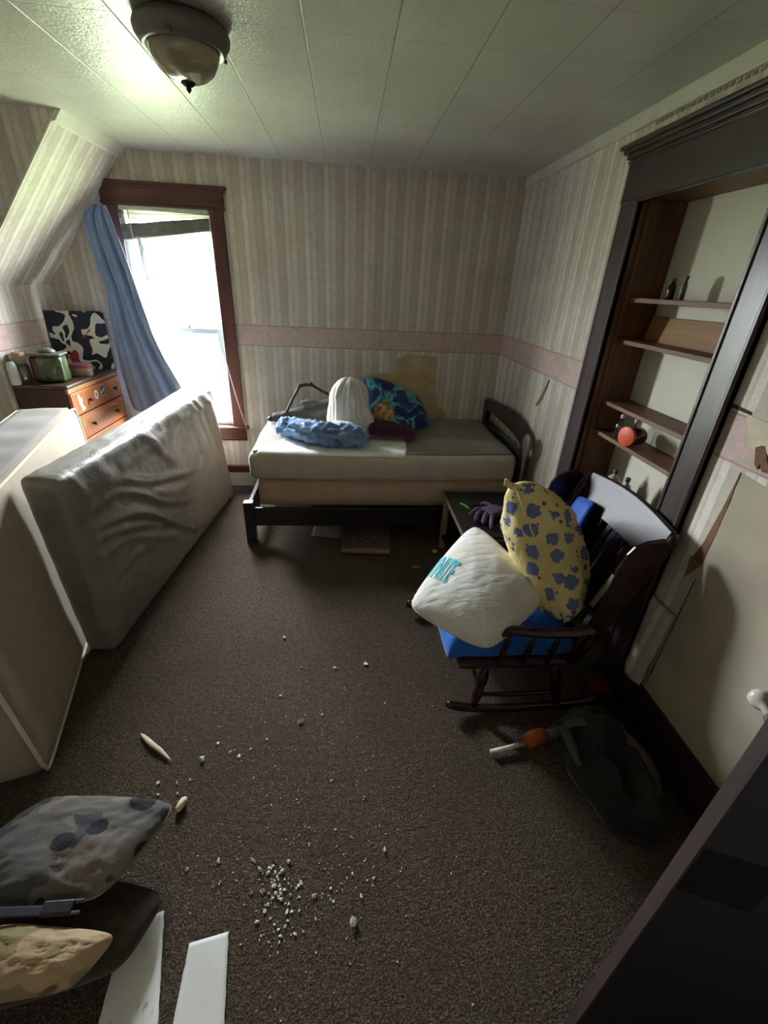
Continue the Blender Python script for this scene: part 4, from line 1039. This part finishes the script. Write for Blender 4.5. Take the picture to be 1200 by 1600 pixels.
t = thing('pillow', (.9, 1.6, .42), 'yellow pillow with blue-grey flowers propped upright in the rocking chair', 'pillow')
pillow('pillowcase', CY, .16, YEL, t, seed=21, wr=.018, pinch=0, n=64, Tb=.16, pw=.40)
pe = [pillow_pt(CY, -1, -1+2*i/40, 1, 0, 0, 0, 0, 0)+Vector((.004*nz(i*.5, 3), .004*nz(i*.5, 8), 0)) for i in range(41)]
MB().tube(pe, [.004+.0015*nz(i*.9, 1) for i in range(41)], 6).build('seam', M_plain('pale_yellow_seam', (232, 214, 156), .85), t)
sheet('corner_flap', lambda u, v: pillow_pt(CY, -1, 1, 1, 0, 0, 0, 0, 0)+Vector((.035-.085*u, .01*u, -.006+.030*u-.034*v+.004*math.sin(u*9))), 8, 4, YEL, t, th=.006)
o = MB().hexa([pe[1]+Vector(q) for q in ((-.004, -.012, -.024), (.026, -.006, -.016), (.027, 0, -.016), (-.003, -.006, -.024), (-.004, -.012, -.004), (.026, -.006, .002), (.027, 0, .002), (-.003, -.006, -.004))]).build('care_label', WHITECAP, t, smooth=False)

# ------------------------------------------------------------------ shadowed clutter at the right wall
t = thing('toy_tool', (.76, 1.16, 0), 'toy with a white rod, orange collar and grey body on the carpet', 'toy')
MB().tube([(.615, 1.125, .02), (.70, 1.14, .022), (.775, 1.155, .024)], .010, 12).build('rod', M_plain('dusty_white_rod', (206, 202, 190), .4), t)
MB().tube([(.77, 1.15, .03), (.78, 1.155, .032), (.83, 1.172, .034), (.865, 1.182, .034), (.875, 1.184, .032)], [.02, .031, .034, .030, .02], 16).build('collar', M_plain('orange_plastic', (160, 78, 38), .4), t)
MB().tube([(.87, 1.184, .03), (.93, 1.195, .032), (1.0, 1.205, .03), (1.02, 1.207, .028)], [.02, .026, .026, .018], 14).build('body', M_plain('grey_plastic_body', (112, 110, 104), .4), t)
JACKET = M_cloth('black_crumpled_jacket', (42, 41, 40), .3, weave=120)
def jk(u, v):
    cx, cy = 1.10, 1.02
    th = 2*PI*v; r = u
    rr = 1+.22*nz(math.cos(th)*1.6, math.sin(th)*1.6, 3)
    x = cx+.17*rr*r*math.cos(th)-.02; y = min(cy+.28*rr*r*math.sin(th)+.04, 1.30)
    z = .008+.13*(1-r**2.4)*(1+.55*ridge(x*8, y*5, 2)+.45*nz(x*18, y*14, 5))
    return Vector((min(x, XR-.03), y, max(.006, z)))
nu, nv_ = 34, 60
V = [Vector(jk(0, 0))]+[jk(i/nu, j/nv_) for i in range(1, nu+1) for j in range(nv_)]
F = [(0, 1+j, 1+(j+1) % nv_) for j in range(nv_)]+[(1+(i-1)*nv_+j, 1+i*nv_+j, 1+i*nv_+(j+1) % nv_, 1+(i-1)*nv_+(j+1) % nv_) for i in range(1, nu) for j in range(nv_)]+[tuple(1+(nu-1)*nv_+j for j in range(nv_))]
o = mesh('jacket', V, F, JACKET); tag(o, 'dark crumpled jacket on the carpet against the right skirting', 'jacket')
o2 = MB().tube(spline([(.93, 1.17, .115), (1.02, 1.15, .16), (1.13, 1.08, .165), (1.20, .98, .12), (1.21, .90, .05)], 30), [.022+.005*nz(i*.4, 6) for i in range(31)], 12, .35).build('sleeve_band', M_plain('dull_grey_brown_band', (92, 86, 78), .9), o)
MB().tube(spline([(.93, 1.17, .11), (.94, 1.09, .09), (.955, 1.02, .07)], 14), .024, 12, .5).build('cuff', M_plain('grey_cuff', (84, 82, 76), .9), o)
MB().tube(spline([(.955, .98, .03), (.99, .91, .03), (1.03, .87, .02)], 12), [.014]*12+[.006], 10, .6).build('strap', M_plain('grey_strap', (62, 60, 56), .9), o)
o = MB().ball((1.258, 1.44, .045), (.055, .07, .042), 16, 10, .35, 6).build('cloth_scrap', M_cloth('dark_red_rag', (92, 30, 28), .2)); tag(o, 'dark red rag on the floor behind the rocking chair', 'rag')

# ------------------------------------------------------------------ camouflage cushions at the lower left
def camo(name, cs, bg, dots=True):
    g = G(name); f = g.noise(5.5, 2, .4, g.map((1, 1.3, 1), loc=(1.7, .4, 0)), .3); f2 = g.noise(4.5, 2, .4, g.map((1, 1.4, 1), loc=(5.2, 3.1, 0)), .3)
    c = g.ramp(f, [(0, bg), (.44, cs[0]), (.56, cs[1])], 'CONSTANT')
    c = g.mix(g.ramp(f2, [(.57, 0), (.575, 1)]), c, cs[2])
    if dots:
        v = g.vor(7.0, g.map((1, 1.2, .6), loc=(.2, .1, 0)), 'F1', .8); c = g.mix(g.math('LESS_THAN', v.outputs['Distance'], .28), c, cs[3])
    g.bump(g.noise(150, 2), .3, .003)
    return g.out(c, .9, .15)
CAMO = camo('grey_camouflage', (lin((106, 101, 93)), lin((124, 114, 107)), lin((76, 76, 78)), lin((52, 52, 56))), lin((104, 104, 100)))
CC = [Vector(v) for v in ((-1.20, .64, .165), (-.68, .635, .185), (-.565, .925, .13), (-1.02, .955, .15))]
t = thing('camouflage_cushion', (-.85, .8, 0), 'grey camouflage cushion with dark dots at the lower left', 'cushion')
pillow('cover', CC, .075, CAMO, t, seed=31, wr=.012, pinch=0, n=48, Tb=.055)
MB().tube(pillow_edge(CC, 0), .005, 6, cap=False).build('piping', M_plain('grey_cushion_piping', (128, 122, 110), .85), t)
BROWNC = M_cloth('dark_brown_bag_cloth', (66, 54, 44), .2, weave=160)
CB = [Vector(v) for v in ((-1.05, .44, .075), (-.60, .52, .075), (-.535, .70, .06), (-1.02, .80, .06))]
o = pillow('duffel_bag', CB, .055, BROWNC, seed=37, wr=.010, pinch=0, n=36, Tb=.062)
tag(o, 'dark brown soft bag lying flat under the grey camouflage cushion', 'bag')
TANC = camo('tan_camouflage', (lin((176, 152, 118)), lin((188, 166, 132)), lin((112, 88, 76)), lin((60, 50, 40))), lin((140, 128, 92)), False)
CT = [Vector(v) for v in ((-.96, .445, .18), (-.67, .465, .175), (-.60, .570, .17), (-.93, .605, .19))]
o = pillow('camouflage_pouch', CT, .05, TANC, seed=41, wr=.008, pinch=0, n=36, Tb=.055)
tag(o, 'tan and olive camouflage pouch at the lower left corner', 'pouch')
t = thing('strap', (-.85, .62, .19), 'dark blue-grey strap with buckle between the two camouflage pieces', 'strap')
NAVYS = M_plain('slate_strap', (46, 48, 58), .5, .12)
MB().bar((-1.02, .615, .224), (-.80, .612, .216), .022, .008).build('webbing', NAVYS, t, smooth=False, bevel=.002)
MB().box((-.81, .598, .207), (-.73, .632, .226)).build('buckle', M_plain('dark_buckle', (40, 40, 42), .4), t, smooth=False, bevel=.005)
for dy in (.602, .628):
    MB().bar((-.735, dy, .216), (-.708, dy+.002, .214), .008, .008).build('prong', NAVYS, t, smooth=False, bevel=.002)

# white card sheets
CARD = M_plain('white_card', (226, 226, 222), .7, .03, 6)
def cardmark():
    g = G('marked_white_card'); f = g.noise(1, 3, .5, g.map((60, 14, 20)))
    return g.out(g.ramp(f, [(.66, lin((224, 224, 220))), (.72, lin((168, 166, 164)))]), .7)
def card(pts, mat, lab, z=.004, curl=.0):
    c = [Vector(p+(0,)) for p in pts]
    def fn(u, v):
        p = c[0]*(1-u)*(1-v)+c[1]*u*(1-v)+c[2]*u*v+c[3]*(1-u)*v
        e_ = .003*nz(v*14, u*2) if u in (0, 1) else 0
        return Vector((p[0]+e_, p[1], z+curl*(u-.5)**2*(1-v)+.002*nz(u*2, v*3)+.002))
    o = sheet('card_sheet', fn, 10, 24, mat, th=.0025, smooth=True); tag(o, lab, 'card')
card([(-.625, .36), (-.455, .345), (-.552, .675), (-.655, .642)], cardmark(), 'white torn card with faint marks beside the tan pouch', curl=.05)
card([(-.44, .33), (-.295, .33), (-.344, .612), (-.452, .592)], CARD, 'plain white torn card strip right of the marked card', curl=.02)

# ------------------------------------------------------------------ plaster debris
random.seed(7)
CHIP = M_plain('white_plaster', (226, 220, 206), .85, .1, 40)
YCHIP = M_plain('cream_foam_peanut', (236, 222, 188), .8, .06)
o = MB().tube(spline([(-.862, 1.287, .009), (-.80, 1.235, .014), (-.755, 1.205, .013), (-.694, 1.158, .008)], 10), [.003, .008, .010, .011, .011, .010, .010, .009, .007, .005, .002], 8, .6).build('wood_splinter', M_wood('raw_wood', (214, 196, 158), (236, 222, 190), 'x', .7))
tag(o, 'long pale wood splinter lying on the carpet', 'splinter')
o = MB().tube(spline([(-.607, .958, .014), (-.597, .985, .017), (-.590, 1.008, .014)], 6), [.006, .012, .013, .014, .013, .012, .006], 10).build('foam_peanut', YCHIP); tag(o, 'cream oblong chip by the corner of the grey camouflage cushion', 'chip')
def flake(x, y, r, seed):
    r *= 1.4
    rn = random.Random(seed); bm = bmesh.new()
    a_ = rn.uniform(0, PI); ex = rn.uniform(.55, 1.0)
    for k in range(11):
        d = Vector((rn.gauss(0, 1), rn.gauss(0, 1), rn.gauss(0, 1))).normalized()*rn.uniform(.7, 1.1)
        px, py = d[0]*r, d[1]*r*ex
        bm.verts.new((x+px*math.cos(a_)-py*math.sin(a_), y+px*math.sin(a_)+py*math.cos(a_), r*.5+d[2]*r*.5))
    h = bmesh.ops.convex_hull(bm, input=bm.verts)
    for v in [v for v in bm.verts if not v.link_faces]: bm.verts.remove(v)
    bm.verts.index_update()
    V = [v.co.copy() for v in bm.verts]; F = [tuple(v.index for v in f.verts) for f in bm.faces]
    bm.free(); return V, F
def chip(x, y, r, lab, seed, grp=None):
    V, F = flake(x, y, r, seed)
    o = mesh('plaster_chip', V, F, CHIP, smooth=False); tag(o, lab, 'plaster chip', grp); return o
chip(-.578, 1.16, .013, 'white plaster chip on the carpet right of the wood splinter', 1)
chip(.026, .614, .013, 'white plaster lump nearest the camera right of the debris cluster', 2)
chip(-.193, 1.319, .012, 'white plaster chip alone in the middle of the carpet', 3)
chip(-.327, 1.845, .012, 'white plaster chip on the carpet furthest toward the bed', 4)
chip(.11, 1.64, .010, 'white plaster chip on the open carpet left of the chair', 5)
spots = [(-.80, 1.02), (-.70, 1.03), (-.645, 1.07), (-.63, 1.03), (-.715, 1.075), (-.60, 1.08), (-.47, 1.19), (-.43, 1.17), (-.39, 1.2), (-.53, 1.23), (-.33, 1.24), (-.05, 1.05), (.08, .98), (.14, .80), (.10, .72), (-.10, 1.35), (-.30, 1.46), (-.05, 1.62), (-.22, 1.63), (.19, 1.4), (-.42, .80), (-.40, .74), (-.52, .78), (-.12, .83)]
for k, (x, y) in enumerate(spots): chip(x, y, random.uniform(.0045, .008), 'tiny white plaster chip scattered on the carpet', 10+k, 'plaster chips scattered on the carpet')
clus = []
for k in range(64):
    a_ = random.gauss(0, 1); c_ = random.gauss(0, 1)
    clus.append((-.225+.042*a_-.016*c_, .730+.040*c_, .0028+.0055*random.random()**2))
for k in range(22): clus.append((random.gauss(-.20, .055), random.gauss(.605, .022), .0022+.004*random.random()**2))
for k in range(24): clus.append((random.gauss(-.04, .055), random.gauss(.68, .035), .002+.0035*random.random()**2))
for k in range(14): clus.append((random.gauss(.03, .09), random.gauss(.82, .05), .002+.003*random.random()**2))
for k, (x, y, r) in enumerate(clus): chip(x, y, r, 'white plaster crumb in the crumbled cluster on the near carpet', 50+k, 'plaster crumbs in the cluster on the carpet')
b = MB()
for k in range(900):
    x = random.gauss(-.15, .30); y = random.gauss(.85, .40)
    if x < -.85 or x > .42 or y > 2.0 or y < .36 or (x < -.50 and y < .98) or (x < -.25 and y < .64): continue
    V, F = flake(x, y, .0008+.0022*random.random()**3, k); b.add(V, F)
o = b.build('plaster_crumbs', CHIP, smooth=False); tag(o, 'fine white plaster crumbs sprinkled across the carpet', 'debris', None, 'stuff')
